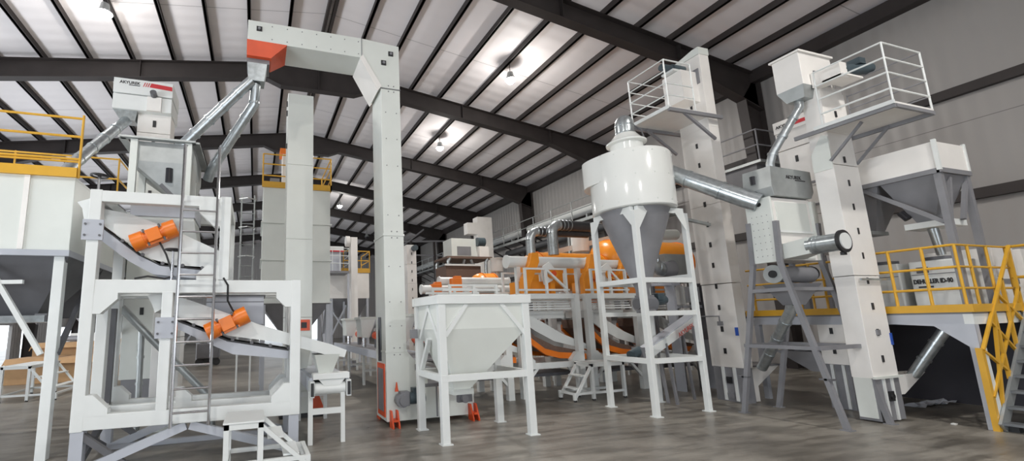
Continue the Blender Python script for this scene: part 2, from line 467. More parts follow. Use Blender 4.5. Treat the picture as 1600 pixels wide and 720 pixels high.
for x in (-1.975, .535):
    rail((x, 6.46, .565), (x, 7.62, .565), t, h=.15); rail((x, 6.46, 2.19), (x, 7.62, 2.19), t, h=.15)
for x in (-1.975, -.425): rail((x, 6.46, 3.35), (x, 7.62, 3.35), t, h=.13)
def gus(parent, cx, cz, sx, sz, y, L=.27, m=M_FRAME, th=.13, c=.08):
    """corner plate at (cx,cz) reaching along +sx,+sz"""
    MB().prism([(cx, cz), (cx+sx*L, cz), (cx+sx*L, cz+sz*c), (cx+sx*c, cz+sz*L), (cx, cz+sz*L)], 'y', y, y+th).build('gusset_plate', m, parent)
gus(t, -1.91, .64, 1, 1, 6.40, L=.24); gus(t, -1.91, 2.11, 1, -1, 6.40, L=.26); gus(t, .47, 2.11, -1, -1, 6.40, L=.20)
for y in YS: gus(t, .47, .64, -1, 1, y, L=.24)
gus(t, -1.91, .64, 1, 1, 7.55, L=.2)
gus(t, -.49, 3.28, -1, -1, 6.40); gus(t, -.49, 2.27, -1, 1, 6.40); gus(t, -1.02, .64, 1, 1, 7.02, L=.2)
for (x, z) in ((-1.975, 2.90), (-1.09, 1.66)):
    b = MB().box(x-.115, x+.115, 6.375, 6.398, z-.13, z+.13)
    b.build('bolted_plate', M_GREYP, t, label='grey bolted mounting plate')
    b = MB()
    for dx in (-.08, .08):
        for dz in (-.07, .07): b.tube((x+dx, 6.376, z+dz), (x+dx, 6.362, z+dz), .014, n=8)
    b.build('bolt', M_DGREY, t)
# grey sub-frame
for x in (-2.03, .46):
    for y in (6.41, 7.55): MB().box(x, x+.13, y, y+.12, 0, .47).build('leg', M_GREYP, t)
for y in (6.45, 7.58):
    MB().bar((-.8, y, .44), (-1.88, y, .03), .08, .1).build('brace', M_GREYP, t)
    MB().bar((-.75, y, .44), (.44, y, .05), .08, .1).build('brace', M_GREYP, t)
    MB().bar((-1.95, y, .44), (-1.45, y+.0, .05), .06, .07).build('brace', M_DGREY, t)
MB().bar((-1.97, 6.5, .44), (-1.97, 7.5, .05), .07, .08).build('brace', M_DGREY, t)
MB().bar((-1.97, 6.5, .05), (-1.97, 7.5, .44), .07, .08).build('brace', M_DGREY, t)
MB().bar((-1.9, 7.55, .03), (.46, 7.55, .03), .08, .06).build('sill', M_GREYP, t)
MB().bar((-1.95, 7.45, .62), (-1.95, 7.45, 1.95), .07, .07).build('post', M_DGREY, t)

# ladder fixed to the stand
la = thing('access_ladder', (-.75, 6.28, .45), 'thin stainless ladder standing up the front of the white screening frame', 'ladder')
for x in (-.955, -.525): MB().path([(x, 6.28, .45), (x, 6.28, 4.08), (x, 6.34, 4.1)], .019, 8).build('side_rail', M_CHROME, la)
z = .62
while z < 3.3:
    MB().tube((-.955, 6.28, z), (-.525, 6.28, z), .013, n=8).build('rung', M_CHROME, la); z += .285
for z in (.50, 2.2, 3.33):
    for x in (-.955, -.525): MB().bar((x, 6.28, z), (x, 6.42, z), .02).build('bracket', M_CHROME, la)

def screen(loc_label, top, bot, gtop, gbot, name='vibrating_screen', y0=6.66, y1=7.40):
    s = thing(name, (top[0][0], y0, gbot[0][1]), loc_label, 'vibrating screen')
    for y in (y0, y1-.02):
        MB().prism(top+bot[::-1], 'y', y, y+.025).build('side_wall', M_FRAME, s)
    MB().prism([(x, z+.03) for x, z in bot]+[(x, z+.005) for x, z in bot[::-1]], 'y', y0+.025, y1-.02).build('screen_deck', M_BROWN, s)
    MB().prism([(x, z-.02) for x, z in gtop]+gtop[::-1], 'y', y0, y1).build('rubber_strip', M_BLACK, s)
    for y in (y0-.02, y1-.05):
        MB().prism([(x, z-.025) for x, z in gtop]+gbot[::-1], 'y', y, y+.07).build('bed_channel', M_GREYP, s)
    n = 0
    for k in range(7):
        u = k/6; x = gtop[0][0]+(gtop[-1][0]-gtop[0][0])*u
        zz = interp(gtop, x)
        MB().tube((x, y0-.01, zz+.012), (x, y0-.03, zz+.012), .022, n=10).build('spring_mount', M_DGREY, s)
    return s
def interp(pts, x):
    for (a, b) in zip(pts[:-1], pts[1:]):
        if a[0] <= x <= b[0]: return a[1]+(b[1]-a[1])*(x-a[0])/(b[0]-a[0])
    return pts[0][1] if x < pts[0][0] else pts[-1][1]
s1 = screen('upper vibrating screen of the white stand, its orange motor turned up to the right',
    [(-2.12,3.22),(-1.95,3.24),(-1.62,3.18),(-1.06,2.97),(-.44,2.68)], [(-2.12,3.02),(-1.95,3.02),(-1.68,2.82),(-1.36,2.58),(-1.06,2.50),(-.46,2.47)],
    [(-1.95,3.00),(-1.51,2.65),(-1.24,2.51),(-.47,2.43)], [(-1.95,2.81),(-1.61,2.54),(-1.32,2.37),(-.47,2.285)])
s2 = screen('lower vibrating screen of the white stand with orange motor, sloping to the small conveyor',
    [(-1.30,2.09),(-1.25,2.15),(-.82,2.01),(.07,1.67),(.47,1.54),(1.05,1.37),(1.30,1.27)], [(-1.25,1.93),(-1.19,1.91),(-.81,1.71),(-.34,1.53),(.32,1.42),(.47,1.37),(1.05,1.20),(1.27,1.17)],
    [(-1.04,1.78),(-.73,1.65),(-.36,1.48),(.46,1.32)], [(-1.04,1.67),(-.72,1.50),(-.28,1.28),(.46,1.19)])
MB().prism([(-2.24,3.30),(-2.10,3.36),(-1.98,3.33),(-1.98,3.15),(-2.08,2.98),(-2.14,3.02),(-2.18,3.22)], 'y', 6.6, 7.2).build('feed_lip', M_FRAME, s1)
MB().prism([(-1.36,2.08),(-1.22,2.14),(-1.16,2.10),(-1.16,1.92),(-1.26,1.86),(-1.30,1.97)], 'y', 6.6, 7.3).build('feed_lip', M_FRAME, s2)
def vib_motor(parent, c, d, y=6.56, L=.56):
    c = V((c[0], y, c[1])); d = V((d[0], 0, d[1])).normalized()
    body = MB().tube(c-d*.11, c+d*.11, .080, n=18).bar(c-d*.085+V((0,-.03,0)), c+d*.085+V((0,-.03,0)), .15, .17).build('vibration_motor', M_ORANGE, parent, label='orange vibration motor', bevel=.008)
    for s in (-1, 1):
        MB().tube(c+d*s*.135, c+d*s*L/2, .118, n=24).build('motor_end_cover', M_ORANGE, body, bevel=.01)
        MB().tube(c+d*s*.11, c+d*s*.14, .095, n=20).build('motor_flange', M_ORANGE, body)
    nrm = V((-d.z, 0, d.x))
    MB().bar(c-d*.13-nrm*.10+V((0,.03,0)), c+d*.13-nrm*.10+V((0,.03,0)), .18, .03).build('motor_foot', M_ORANGE, body)
    for s in (-.1, .1):
        for k in (-1, 1): MB().tube(c+d*s+nrm*.075*k+V((0,-.06,0)), c+d*s*1.0+nrm*.115*k+V((0,-.06,0)), .014, n=8).build('motor_bolt', M_DGREY, body)
vib_motor(s1, (-1.31, 2.885), (.90, .42))
vib_motor(s2, (-.36, 1.70), (.88, .42))
MB().path([(-1.25,6.55,2.80),(-1.15,6.5,2.62),(-1.08,6.5,2.42),(-1.05,6.5,2.33),(-1.15,6.5,2.30),(-1.35,6.5,2.33),(-1.5,6.5,2.30)], .013, 8).build('cable', M_BLACK, s1)
MB().path([(-.42,6.36,2.30),(-.36,6.36,2.20),(-.36,6.42,2.0),(-.30,6.5,1.88),(-.24,6.55,1.80)], .013, 8).build('cable', M_BLACK, s2)

# handwheels on spindles
for (x, z0, z1, lab) in ((-1.975, 3.43, 3.63, 'black handwheel on the top left corner post of the white stand'), (-1.06, 2.28, 2.68, 'black handwheel on a thin spindle in front of the upper screen')):
    hw = thing('handwheel', (x, 6.46, z0), lab, 'handwheel')
    MB().tube((x, 6.46, z0), (x, 6.46, z1), .014, n=8).build('spindle', M_CHROME, hw)
    b = MB().torus((x, 6.46, z1), .092, .012)
    for a in range(3): b.tube((x, 6.46, z1), (x+.09*math.cos(a*2.09), 6.46+.09*math.sin(a*2.09), z1), .008, n=6)
    b.tube((x,6.46,z1-.02),(x,6.46,z1+.02),.022,n=10)
    b.build('wheel', M_BLACK, hw)
# feed hoppers of each screen deck
h = thing('feed_hopper', (-1.25, 7.0, 2.9), 'small pale grey feed box above the upper vibrating screen', 'hopper')
MB().box(-1.68, -.86, 6.80, 7.48, 3.20, 3.42).build('rim', M_GREYP, h, bevel=.005)
MB().hopper((-1.66, -.88, 6.82, 7.46, 3.2), (-1.55, -.80, 6.86, 7.35, 2.72)).build('body', M_WHITE, h)
MB().box(-1.70, -.84, 6.78, 7.5, 3.42, 3.435).build('top_flange', M_DGREY, h)
h = thing('feed_hopper', (-.25, 7.0, 1.9), 'blue grey sheet feed box above the lower vibrating screen', 'hopper')
MB().box(-.66, .11, 6.84, 7.5, 1.68, 2.10).build('body', M_GREYP, h)
MB().box(-.68, .13, 6.82, 7.5, 2.085, 2.1).build('rim', M_DGREY, h)
MB().box(-.66, .11, 6.835, 6.84, 2.0, 2.006).build('seam', M_DGREY, h)
# big galvanised hopper on top
h = thing('galvanised_hopper', (-1.4, 7.0, 3.43), 'big grey galvanised hopper in a white frame on top of the screening stand', 'hopper')
MB().hopper((-1.80,-.97,7.04,8.2,4.08),(-1.12,-.98,7.10,7.5,3.50)).build('cone', M_GALVD, h)
MB().loft([[(-1.80,7.04,4.08),(-.97,7.04,4.08),(-.97,8.2,4.08),(-1.80,8.2,4.08)],[(-1.80,7.04,4.38),(-.97,7.04,4.38),(-.97,8.2,4.38),(-1.80,8.2,4.38)]], caps=False).build('collar', M_GALVD, h)
b = MB()
for p, q in (((-1.92,6.98,4.40),(-.92,6.98,4.40)),((-1.92,8.25,4.40),(-.92,8.25,4.40)),((-1.90,6.98,4.40),(-1.90,8.25,4.40)),((-.92,6.98,4.40),(-.92,8.25,4.40))): b.bar(p, q, .10, .025)
b.build('rim', M_GALVD, h)
for x in (-1.74, -1.02):
    for y in (6.98, 7.56 if x < -1.5 else 7.56): MB().box(x-.045, x+.045, y, y+.06, 3.42, 4.38).build('leg', M_WHITE, h)
MB().prism([(-1.28,3.70),(-1.22,3.66),(-1.22,3.96),(-1.28,4.0)][::-1], 'y', 7.02, 7.04)
MB().path([(-1.27,7.045,3.78),(-1.27,7.045,3.99)], .05, 12).build('sight_glass', M_GLASS, h, label='dark oval sight window')
MB().bar((-1.36,7.0,3.72),(-1.16,7.0,3.52),.07,.05).build('slide_lever', M_DGREY, h)

# ------------------------------------------------------------------ galvanised pipes
def galv_pipe(name, pts, r, label, cat='pipe', group=None, seams=6, m=M_GALV, n=18):
    t = thing(name, pts[0], label, cat, group)
    MB().path(pts, r, n).build('pipe_wall', m, t)
    P = [V(p) for p in pts]; L = [(b_-a).length for a, b_ in zip(P[:-1], P[1:])]; tot = sum(L)
    for k in range(1, seams):
        s = tot*k/seams
        for i, l in enumerate(L):
            if s <= l:
                c = P[i].lerp(P[i+1], s/l); d = (P[i+1]-P[i]).normalized()
                MB().tube(c-d*.018, c+d*.018, r+.009, n=n).build('joint_ring', m, t); break
            s -= l
    return t
galv_pipe('chute_pipe', [(-.17,7.50,5.82),(-.35,7.52,5.62),(-1.30,7.75,4.55),(-1.35,7.8,4.3)], .088, 'upper galvanised chute pipe falling left from the orange spout to the grey hopper', group=None)
galv_pipe('chute_pipe', [(-.10,7.56,5.80),(-.12,7.62,5.45),(-.80,8.05,4.35),(-.86,8.15,4.2)], .085, 'steeper lower galvanised chute pipe from the orange spout to the back of the grey hopper')
t = thing('pipe_splitter', (-.05,7.5,5.7), 'galvanised two way splitter box hanging under the orange spout', 'splitter')
MB().box(-.25,.12,7.38,7.78,6.10,6.18).build('top_flange', M_GREY, t)
MB().hopper((-.24,.08,7.38,7.74,6.10),(-.22,.04,7.42,7.68,5.80)).build('body', M_GALV, t)

# ------------------------------------------------------------------ tall white elevator with bent arm
e = thing('bucket_elevator', (2.24, 7.5, 0), 'tall white column elevator with a horizontal arm to the left and orange spout', 'elevator')
MB().box(2.06, 2.42, 7.20, 7.82, .95, 5.85).build('column', M_WHITE, e, bevel=.006)
MB().prism([(1.71,6.40),(2.02,5.86),(2.42,5.86),(2.42,6.74),(1.71,6.78)], 'y', 7.20, 7.82).build('corner_box', M_WHITE, e, bevel=.006)
MB().prism([(-.24,6.40),(1.71,6.40),(1.71,6.78),(-.24,6.76)], 'y', 7.20, 7.82).build('arm', M_WHITE, e, bevel=.006)
MB().prism([(1.68,6.38),(1.73,6.46),(2.07,5.90),(2.00,5.80)], 'y', 7.19, 7.83).build('corner_cover', M_WHITE2, e)
MB().loft([[(-.25,7.20,6.40),(.40,7.20,6.40),(.40,7.82,6.40),(-.25,7.82,6.40)],[(-.25,7.30,6.18),(.14,7.30,6.18),(.14,7.75,6.18),(-.25,7.75,6.18)]]).build('spout', M_REDOR, e, label='red orange discharge spout')
b = MB()
for (x, z) in ((-.06,6.62),(2.26,6.56),(2.12,6.36)):
    MB().box(x-.045,x+.045,7.185,7.2,z-.04,z+.045).build('bearing_plate', M_BLACK, e)
    MB().tube((x,7.185,z),(x,7.165,z),.022,n=12).build('bearing', M_GREY, e)
for z in (3.15, 1.18): MB().box(2.05,2.43,7.19,7.83,z-.015,z+.015).build('joint_flange', M_WHITE, e)
MB().box(2.05,2.43,7.19,7.2,5.86,5.87).build('joint_seam', M_GREY, e); MB().box(1.705,1.715,7.19,7.2,6.40,6.78).build('joint_seam', M_GREY, e)
b = MB()
for z in (5.4,4.9,4.4,2.6,2.0,1.6,3.5): 
    for x in (2.14,2.34): b.tube((x,7.2,z),(x,7.192,z),.010,n=6)
for k in range(7):
    for z in (6.46,6.70): b.tube((.15+.25*k,7.2,z),(.15+.25*k,7.192,z),.010,n=6)
for z in (3.10,3.21,1.13,1.24,5.81,5.92):
    for x in (2.2,2.3): b.tube((x,7.2,z),(x,7.192,z),.012,n=6)
b.build('bolt', M_GREY, e)
MB().path([(2.05,7.50,1.02),(2.05,7.50,1.75)], .038, 10).build('sight_slot', M_GLASS, e)
# base
MB().prism([(2.06,.08),(3.62,.08),(3.62,.58),(2.78,.58),(2.78,.78),(2.42,1.18),(2.06,1.18)], 'y', 7.20, 7.82).build('boot', M_WHITE, e, bevel=.006)
MB().box(2.045,2.06,7.27,7.70,.14,.98).build('side_door', M_REDOR, e, label='orange framed side door')
MB().box(2.035,2.046,7.33,7.64,.22,.90).build('side_door_panel', M_GREY, e)
for x in (2.10, 3.50): 
    for ya, yb in ((7.02, 7.20), (7.82, 8.0)):
        fb = MB()
        for xx in (x, x+.10): fb.prism([(ya,.0),(yb,.0),(yb,.26),(ya+.10 if ya < 7.5 else ya,.26),(ya,.04)] if ya < 7.5 else [(ya,.0),(yb,.0),(yb,.04),(yb-.10,.26),(ya,.26)], 'x', xx, xx+.025)
        fb.box(x+.025,x+.10,ya+.01,yb-.01,.10,.13)
        fb.build('foot', M_REDOR, e, label='red orange corner foot')
MB().box(2.92,2.94,7.19,7.2,.1,.58).build('joint_seam', M_GREY, e)
MB().box(2.72,3.0,7.2,7.82,.58,.63).build('belt_cover', M_BELT, e)
b = MB(); b.tube((2.50,7.19,.62),(2.50,7.0,.62),.0,n=4)
MB().box(2.56,2.66,7.14,7.20,.86,.96).build('bearing_plate', M_BLACK, e)
# gear motor on the boot
g = MB().tube((2.28,7.10,.42),(2.30,7.0,.42),.085,n=18).tube((2.28,7.15,.42),(2.28,7.02,.42),.11,n=16)
g.box(2.25,2.40,7.04,7.18,.33,.55); g.build('gearbox', M_GREY, e)
MB().tube((2.40,7.09,.44),(2.66,7.09,.44),.095,n=18).box(2.46,2.60,7.02,7.16,.50,.60).build('motor', M_MOTOR, e)
MB().tube((2.20,7.1,.56),(2.20,7.1,.70),.03,.008,n=8).build('oil_plug', M_REDOR, e)
for x in (3.0, 3.28):
    MB().box(x,x+.08,7.1,7.2,.45,.62).tube((x+.04,7.1,.52),(x+.2,7.1,.52),.035,n=10).build('take_up_screw', M_REDOR, e)

# ------------------------------------------------------------------ white receiving hopper
h = thing('receiving_hopper', (3.14, 6.3, 0), 'white square hopper with inverted pyramid on four braced legs, mid floor', 'hopper')
x0, x1, y0, y1 = 2.45, 3.84, 5.84, 6.78
b = MB()
b.box(x0-.02,x1+.12,y0-.012,y0+.06,1.90,2.02).box(x0-.02,x1+.12,y1-.0,y1+.102,1.90,2.02).box(x0-.015,x0+.06,y0+.06,y1,1.902,2.018).box(x1+.02,x1+.115,y0+.06,y1,1.902,2.018)
b.build('top_rim', M_FRAME, h, bevel=.005)
for (x, y) in ((x0,y0),(x1-.02,y0),(x0,y1-.02),(x1-.02,y1-.02)):
    MB().box(x,x+.11,y,y+.09,.012,1.92).build('leg', M_FRAME, h, bevel=.004)
    MB().box(x-.02,x+.14,y-.02,y+.11,0,.014).build('foot_plate', M_FRAME, h)
MB().loft([[(x0+.04,y0+.03,1.92),(x1+.06,y0+.03,1.92),(x1+.06,y1+.02,1.92),(x0+.04,y1+.02,1.92)],[(x0+.04,y0+.03,1.54),(x1+.06,y0+.03,1.54),(x1+.06,y1+.02,1.54),(x0+.04,y1+.02,1.54)],
   [(2.76,6.10,.68),(3.02,6.10,.68),(3.02,6.40,.68),(2.76,6.40,.68)]], caps=False).build('pyramid', M_WHITE, h)
MB().box(2.74,3.06,6.08,6.42,.60,.68).build('outlet_collar', M_WHITE, h)
MB().box(2.80,3.02,6.06,6.12,.50,.60).tube((2.88,6.08,.55),(2.88,5.98,.55),.05,n=12).build('slide_gate', M_DGREY, h)
for (p, q) in (((x0,y0+.04,.87),(x1+.09,y0+.04,.87)),((x0,y1+.04,.87),(x1+.09,y1+.04,.87)),((x0+.05,y0,.87),(x0+.05,y1,.87)),((x1+.04,y0,.87),(x1+.04,y1,.87))):
    MB().bar(p, q, .07, .09).build('stretcher', M_FRAME, h, bevel=.004)
for (p, q) in (((x0+.1,y0+.04,1.45),(x0+.45,y0+.04,1.90)),((x1,y0+.04,1.45),(x1-.38,y0+.04,1.90)),((x0+.05,y0+.1,1.4),(x0+.05,y0+.5,1.9)),((x0+.05,y1-.1,1.4),(x0+.05,y1-.5,1.9)),
               ((x1+.04,y0+.1,1.4),(x1+.04,y0+.5,1.9)),((x0+.1,y1+.04,1.2),(x0+.1-.0,y1+.04,.9)),((x0+.06,y1-.05,.92),(x0+.06,y1-.4,1.4))):
    MB().bar(p, q, .06, .06).build('brace', M_FRAME, h)
MB().box(2.36,2.45,6.72,6.84,1.40,1.54).build('switch_box', M_GREY, h)

# ------------------------------------------------------------------ small belt conveyor with cup hopper
c = thing('belt_conveyor', (.98, 6.6, 0), 'narrow low belt conveyor with pale cup hopper in the aisle beside the white stand', 'conveyor')
YE = 8.5
MB().box(.80,1.26,6.62,YE,.90,.915).build('cover_sheet', M_GREYP, c)
MB().box(.80,1.32,6.56,6.75,.88,.96).build('end_frame', M_FRAME, c, bevel=.005)
MB().prism([(.88,.88),(1.26,.88),(1.18,.79),(.96,.79)], 'y', 6.58, 6.7).build('scraper_plate', M_FRAME, c)
for x in (.76, 1.28): MB().box(x,x+.045,6.62,YE,.70,.90).build('side_channel', M_GREYP, c)
for x in (.755, 1.275):
    MB().box(x,x+.06,6.52,6.80,.64,.86).build('bearing_housing', M_FRAME, c)
    MB().box(x+.01,x+.05,6.505,6.53,.66,.84).build('tension_block', M_BLACK, c)
MB().tube((.83,6.66,.745),(1.265,6.66,.745),.085,n=24).build('end_roller', M_FRAME, c)
MB().box(.84,1.25,6.66,YE,.815,.83).build('belt', M_BELT, c)
for y in (6.60, 8.3):
    for x in (.74, 1.20): MB().box(x,x+.06,y,y+.045,0,.72).build('leg', M_FRAME, c)
    MB().box(.80,1.20,y,y+.045,.40,.48).build('cross_bar', M_FRAME, c)
MB().loft([[(.90,6.72,.96),(1.10,6.72,.96),(1.10,6.92,.96),(.90,6.92,.96)],[(.83,6.62,1.22),(1.19,6.62,1.22),(1.19,7.0,1.22),(.83,7.0,1.22)]], caps=False).build('cup_hopper', M_WHITE, c)
MB().loft([[(.68,7.9,.93),(.86,7.9,.93),(.86,8.1,.93),(.68,8.1,.93)],[(.62,7.75,1.35),(.92,7.75,1.35),(.92,8.15,1.35),(.62,8.15,1.35)]], caps=False).build('cup_hopper', M_WHITE, c)

# ------------------------------------------------------------------ little step platform in front of the stand
def step_platform(x0, x1, y0, y1, h, xe, label, name='step_platform', m=M_FRAME, rise=3, ang=1):
    t = thing(name, ((x0+x1)/2, (y0+y1)/2, 0), label, 'step stool')
    s = .055
    MB().box(x0-.01,x1+.01,y0-.01,y1+.01,h-.02,h).build('top_plate', m, t, bevel=.004)
    b = MB().box(x0,x1,y0,y0+s,h-.08,h-.02).box(x0,x1,y1-s,y1,h-.08,h-.02).box(x0,x0+s,y0,y1,h-.08,h-.02).box(x1-s,x1,y0,y1,h-.08,h-.02); b.build('top_frame', m, t)
    for x in (x0, x1-s):
        for y in (y0, y1-s): MB().box(x,x+s,y,y+s,.03,h-.08).build('leg', m, t)
    xa, xb = (x1-s/2, xe) if xe > x1 else (x0+s/2, xe)
    for y in (y0+s/2, y1-s/2):
        MB().bar((xa,y,h-.055),(xb,y,.06),s-.008,s-.008).build('stringer', m, t)
        MB().bar((x0 if xe > x1 else x1,y,.15),(xb,y,.15),s*.8,s*.8).build('stretcher', m, t)
        MB().box(xb-s/2,xb+s/2,y-s/2,y+s/2,.03,.17).build('foot', m, t)
    for x in (x0+s/2, xb): MB().bar((x,y0,.15),(x,y1,.15),s*.8,s*.8).build('stretcher', m, t)
    for k in range(1, rise):
        f = k/rise; x = xa+(xb-xa)*f; z = h*(1-f); dx = .08
        MB().box(x-dx-.02,x+dx,y0+s,y1-s,z-.02,z).build('step', m, t)
    for (x, y) in ((x0+s/2,y0+s/2),(x1-s/2,y0+s/2),(x0+s/2,y1-s/2),(x1-s/2,y1-s/2),(xb,y0+s/2),(xb,y1-s/2)):
        MB().tube((x,y,0),(x,y,.035),.03,n=10).build('rubber_foot', M_BLACK, t)
    return t
step_platform(-.30, .12, 5.50, 6.16, .60, .62, 'white steel step stool in front of the screening stand, lower left')
step_platform(6.55, 7.40, 7.70, 8.20, .74, 6.12, 'white step stool with platform in front of the orange machines')
step_platform(-5.75, -5.15, 13.3, 15.0, .85, -4.6, 'distant white tube step frame near the cardboard boxes')

# ------------------------------------------------------------------ left silo
s = thing('square_silo', (-3.9, 8.7, 0), 'big white panelled square silo on legs at the far left edge', 'silo')
SX, SY0, SY1 = -2.49, 7.20, 10.3
MB().box(-5.9, SX, SY0, SY1, 2.75, 3.78).build('bin', M_WHITE, s, bevel=.008)
for x in (-3.05, -4.2, -5.3): MB().box(x-.03,x+.03,SY0-.02,SY0,2.76,3.80).build('panel_joint', M_WHITE2, s)
for y in (8.2, 9.2): MB().box(SX,SX+.02,y-.02,y+.02,2.76,3.78).build('panel_joint', M_WHITE2, s)
MB().box(-5.95, SX+.02, SY0-.05, SY1, 2.67, 2.75).build('ring_beam', M_GREYP, s)
for (a, b_) in ((-3.95, SX), (-5.9, -3.98)):
    MB().loft([[(a,SY0+.02,2.67),(b_,SY0+.02,2.67),(b_,8.7,2.67),(a,8.7,2.67)],[((a+b_)/2-.22,7.75,1.88),((a+b_)/2+.22,7.75,1.88),((a+b_)/2+.22,8.15,1.88),((a+b_)/2-.22,8.15,1.88)]], caps=False).build('cone', M_DGREY, s)
    MB().loft([[(a,8.72,2.67),(b_,8.72,2.67),(b_,SY1,2.67),(a,SY1,2.67)],[((a+b_)/2-.22,9.3,1.88),((a+b_)/2+.22,9.3,1.88),((a+b_)/2+.22,9.7,1.88),((a+b_)/2-.22,9.7,1.88)]], caps=False).build('cone', M_DGREY, s)
    MB().bar(((a+b_)/2-.4,7.78,1.83),((a+b_)/2+.4,7.78,1.83),.5,.09).build('slide_gate', M_GALV, s)
    MB().box((a+b_)/2+.28,(a+b_)/2+.42,7.55,7.75,1.80,1.90).build('actuator', M_DGREY, s)
for (x, y) in ((-2.60,7.22),(-2.60,10.15),(-4.0,7.22),(-5.8,7.22),(-5.8,10.15)):
    MB().box(x-.06,x+.06,y,y+.12,0,2.67).build('leg', M_FRAME, s, bevel=.005)
MB().bar((-3.45,7.26,2.62),(-2.72,7.26,1.35),.06,.06).build('brace', M_FRAME, s)
MB().bar((-2.55,10.1,1.5),(-2.55,8.2,2.65),.06,.06).build('brace', M_DGREY, s)
MB().bar((-2.55,7.3,1.35),(-2.55,8.5,2.65),.06,.06).build('brace', M_DGREY, s)
MB().bar((-4.0,7.26,2.3),(-3.0,7.26,2.32),.05,.05).build('tie_bar', M_FRAME, s)
MB().box(-5.9,SX+.02,SY0-.06,SY0-.02,3.80,3.93).build('deck_edge', M_YELLOW, s, label='yellow deck edge beam')
MB().box(-5.9,SX,SY0,SY1,3.78,3.81).build('roof_sheet', M_WHITE, s)
railing(None, s, [(-5.9,7.2),(-2.46,7.2)], 3.8, .95, (.90,.62,.28,.24), .016, M_YELLOW, [(-5.9,7.2),(-4.2,7.2),(-2.46,7.2)], 'guard_rail', 'guard_post')
railing(None, s, [(-5.9,9.6),(-2.62,9.6),(-2.62,10.2)], 4.0, .97, (.95,.55), .016, M_YELLOW, [(-4.3,9.6),(-2.62,9.6)], 'guard_rail', 'guard_post')

# ------------------------------------------------------------------ left tall elevator with branded head
e = thing('bucket_elevator', (-2.14, 10.3, 0), 'elevator behind the left stand, white head box with a red stripe sign', 'elevator')
for (z0, z1) in ((.7,2.3),(2.31,3.8),(3.81,5.3),(5.31,5.72),(5.73,6.14)):
    MB().box(-2.46,-1.83,10.0,10.45,z0,z1).build('leg_casing', M_WHITE2 if z0 > 5 else M_WHITE, e, bevel=.006)
MB().box(-2.42,-1.87,10.02,10.43,0,.7).build('boot', M_GREY, e)
for z in (1.3, 2.0, 3.4, 4.4, 5.50, 5.93): MB().box(-2.17,-2.11,9.985,10.0,z-.07,z+.07).build('inspection_slot', M_BLACK, e)
MB().box(-2.90,-1.81,9.85,10.6,6.14,6.46).build('head_lower', M_FRAME, e, bevel=.008)
MB().box(-2.90,-1.80,9.83,10.62,6.48,6.80).build('head_cover', M_FRAME, e, bevel=.01)
MB().box(-2.26,-2.00,9.80,9.85,6.14,6.44).build('hatch', M_WHITE2, e)
MB().tube((-2.14,9.80,6.47),(-2.14,9.70,6.5),.06,n=12).build('bearing', M_DGREY, e)
MB().prism([(-2.24,6.66),(-1.81,6.63),(-1.81,6.72),(-2.21,6.75)], 'y', 9.82, 9.83).build('red_stripe', M_RED, e)
b = MB()
for k in range(3): b.prism([(-2.36+.04*k,6.66),(-2.345+.04*k,6.66),(-2.315+.04*k,6.75),(-2.33+.04*k,6.75)], 'y', 9.822, 9.83)
b.build('stripe_marks', M_RED, e)
text('AKYUREK', .085, (-2.79, 9.825, 6.685), '-y', M_INK, e, bold=.002)
MB().box(-2.62,-2.42,9.824,9.83,6.655,6.667).build('underline', M_INK, e)
MB().hopper((-2.90,-2.46,9.9,10.4,6.14),(-2.76,-2.50,9.98,10.25,5.95)).build('discharge_spout', M_GALV, e)
galv_pipe('chute_pipe', [(-2.66,10.05,5.98),(-2.75,9.9,5.78),(-3.02,8.6,4.48),(-3.05,8.4,4.25)], .10, 'galvanised chute pipe sloping down left from the branded elevator head to the silo', seams=5)

# elevators and pipes seen inside the lower bay
e = thing('elevator_leg', (-1.4, 8.7, 0), 'plain white elevator leg standing behind the lower left bay of the screening stand', 'elevator')
for (z0, z1) in ((.5, 1.5), (1.51, 2.9)): MB().box(-1.62,-1.20,8.4,8.9,z0,z1).build('leg_casing', M_WHITE2, e, bevel=.005)
MB().box(-1.60,-1.22,8.42,8.88,0,.5).build('boot', M_WHITE, e)
for z in (1.62, 2.05): MB().box(-1.44,-1.40,8.385,8.4,z-.06,z+.06).build('inspection_slot', M_BLACK, e)
galv_pipe('chute_pipe', [(-1.96,7.85,1.98),(-.63,7.85,.54),(-.60,7.85,.0)], .06, 'thin steel pipe slanting down right behind the lower bay of the stand', m=M_GALVD, seams=2)
galv_pipe('down_pipe', [(-1.70,8.12,.0),(-1.72,8.12,1.62)], .045, 'thin vertical steel pipe behind the lower bay of the stand', m=M_GALVD, seams=4)

# ================================================================== CYCLONE ON ITS FRAME
f = thing('cyclone_stand', (6.9, 6.5, 0), 'tall narrow white steel frame on four legs carrying the cyclone', 'machine frame')
CX0, CX1, CY0, CY1 = 6.33, 7.50, 6.0, 7.0
for (x, y) in ((CX0,CY0),(CX1,CY0),(CX0,CY1),(CX1,CY1)):
    MB().box(x,x+.085,y,y+.085,.012,3.52).build('leg', M_FRAME, f, bevel=.004)
    MB().box(x-.03,x+.115,y-.03,y+.115,0,.014).build('foot_plate', M_FRAME, f)
def ringrails(z, w=.072, h=.085, skip=()):
    for k, (p, q) in enumerate((((CX0+.083,CY0+.04,z),(CX1+.002,CY0+.04,z)),((CX0+.083,CY1+.04,z),(CX1+.002,CY1+.04,z)),((CX0+.04,CY0+.083,z),(CX0+.04,CY1,z)),((CX1+.04,CY0+.083,z),(CX1+.04,CY1,z)))):
        if k not in skip: MB().bar(p, q, w, h).build('rail', M_FRAME, f, bevel=.004)
ringrails(3.56, h=.1); ringrails(2.28, skip=(3,)); ringrails(1.70, skip=(2,3)); ringrails(.90)
ringrails(2.35, skip=(0,1,2))
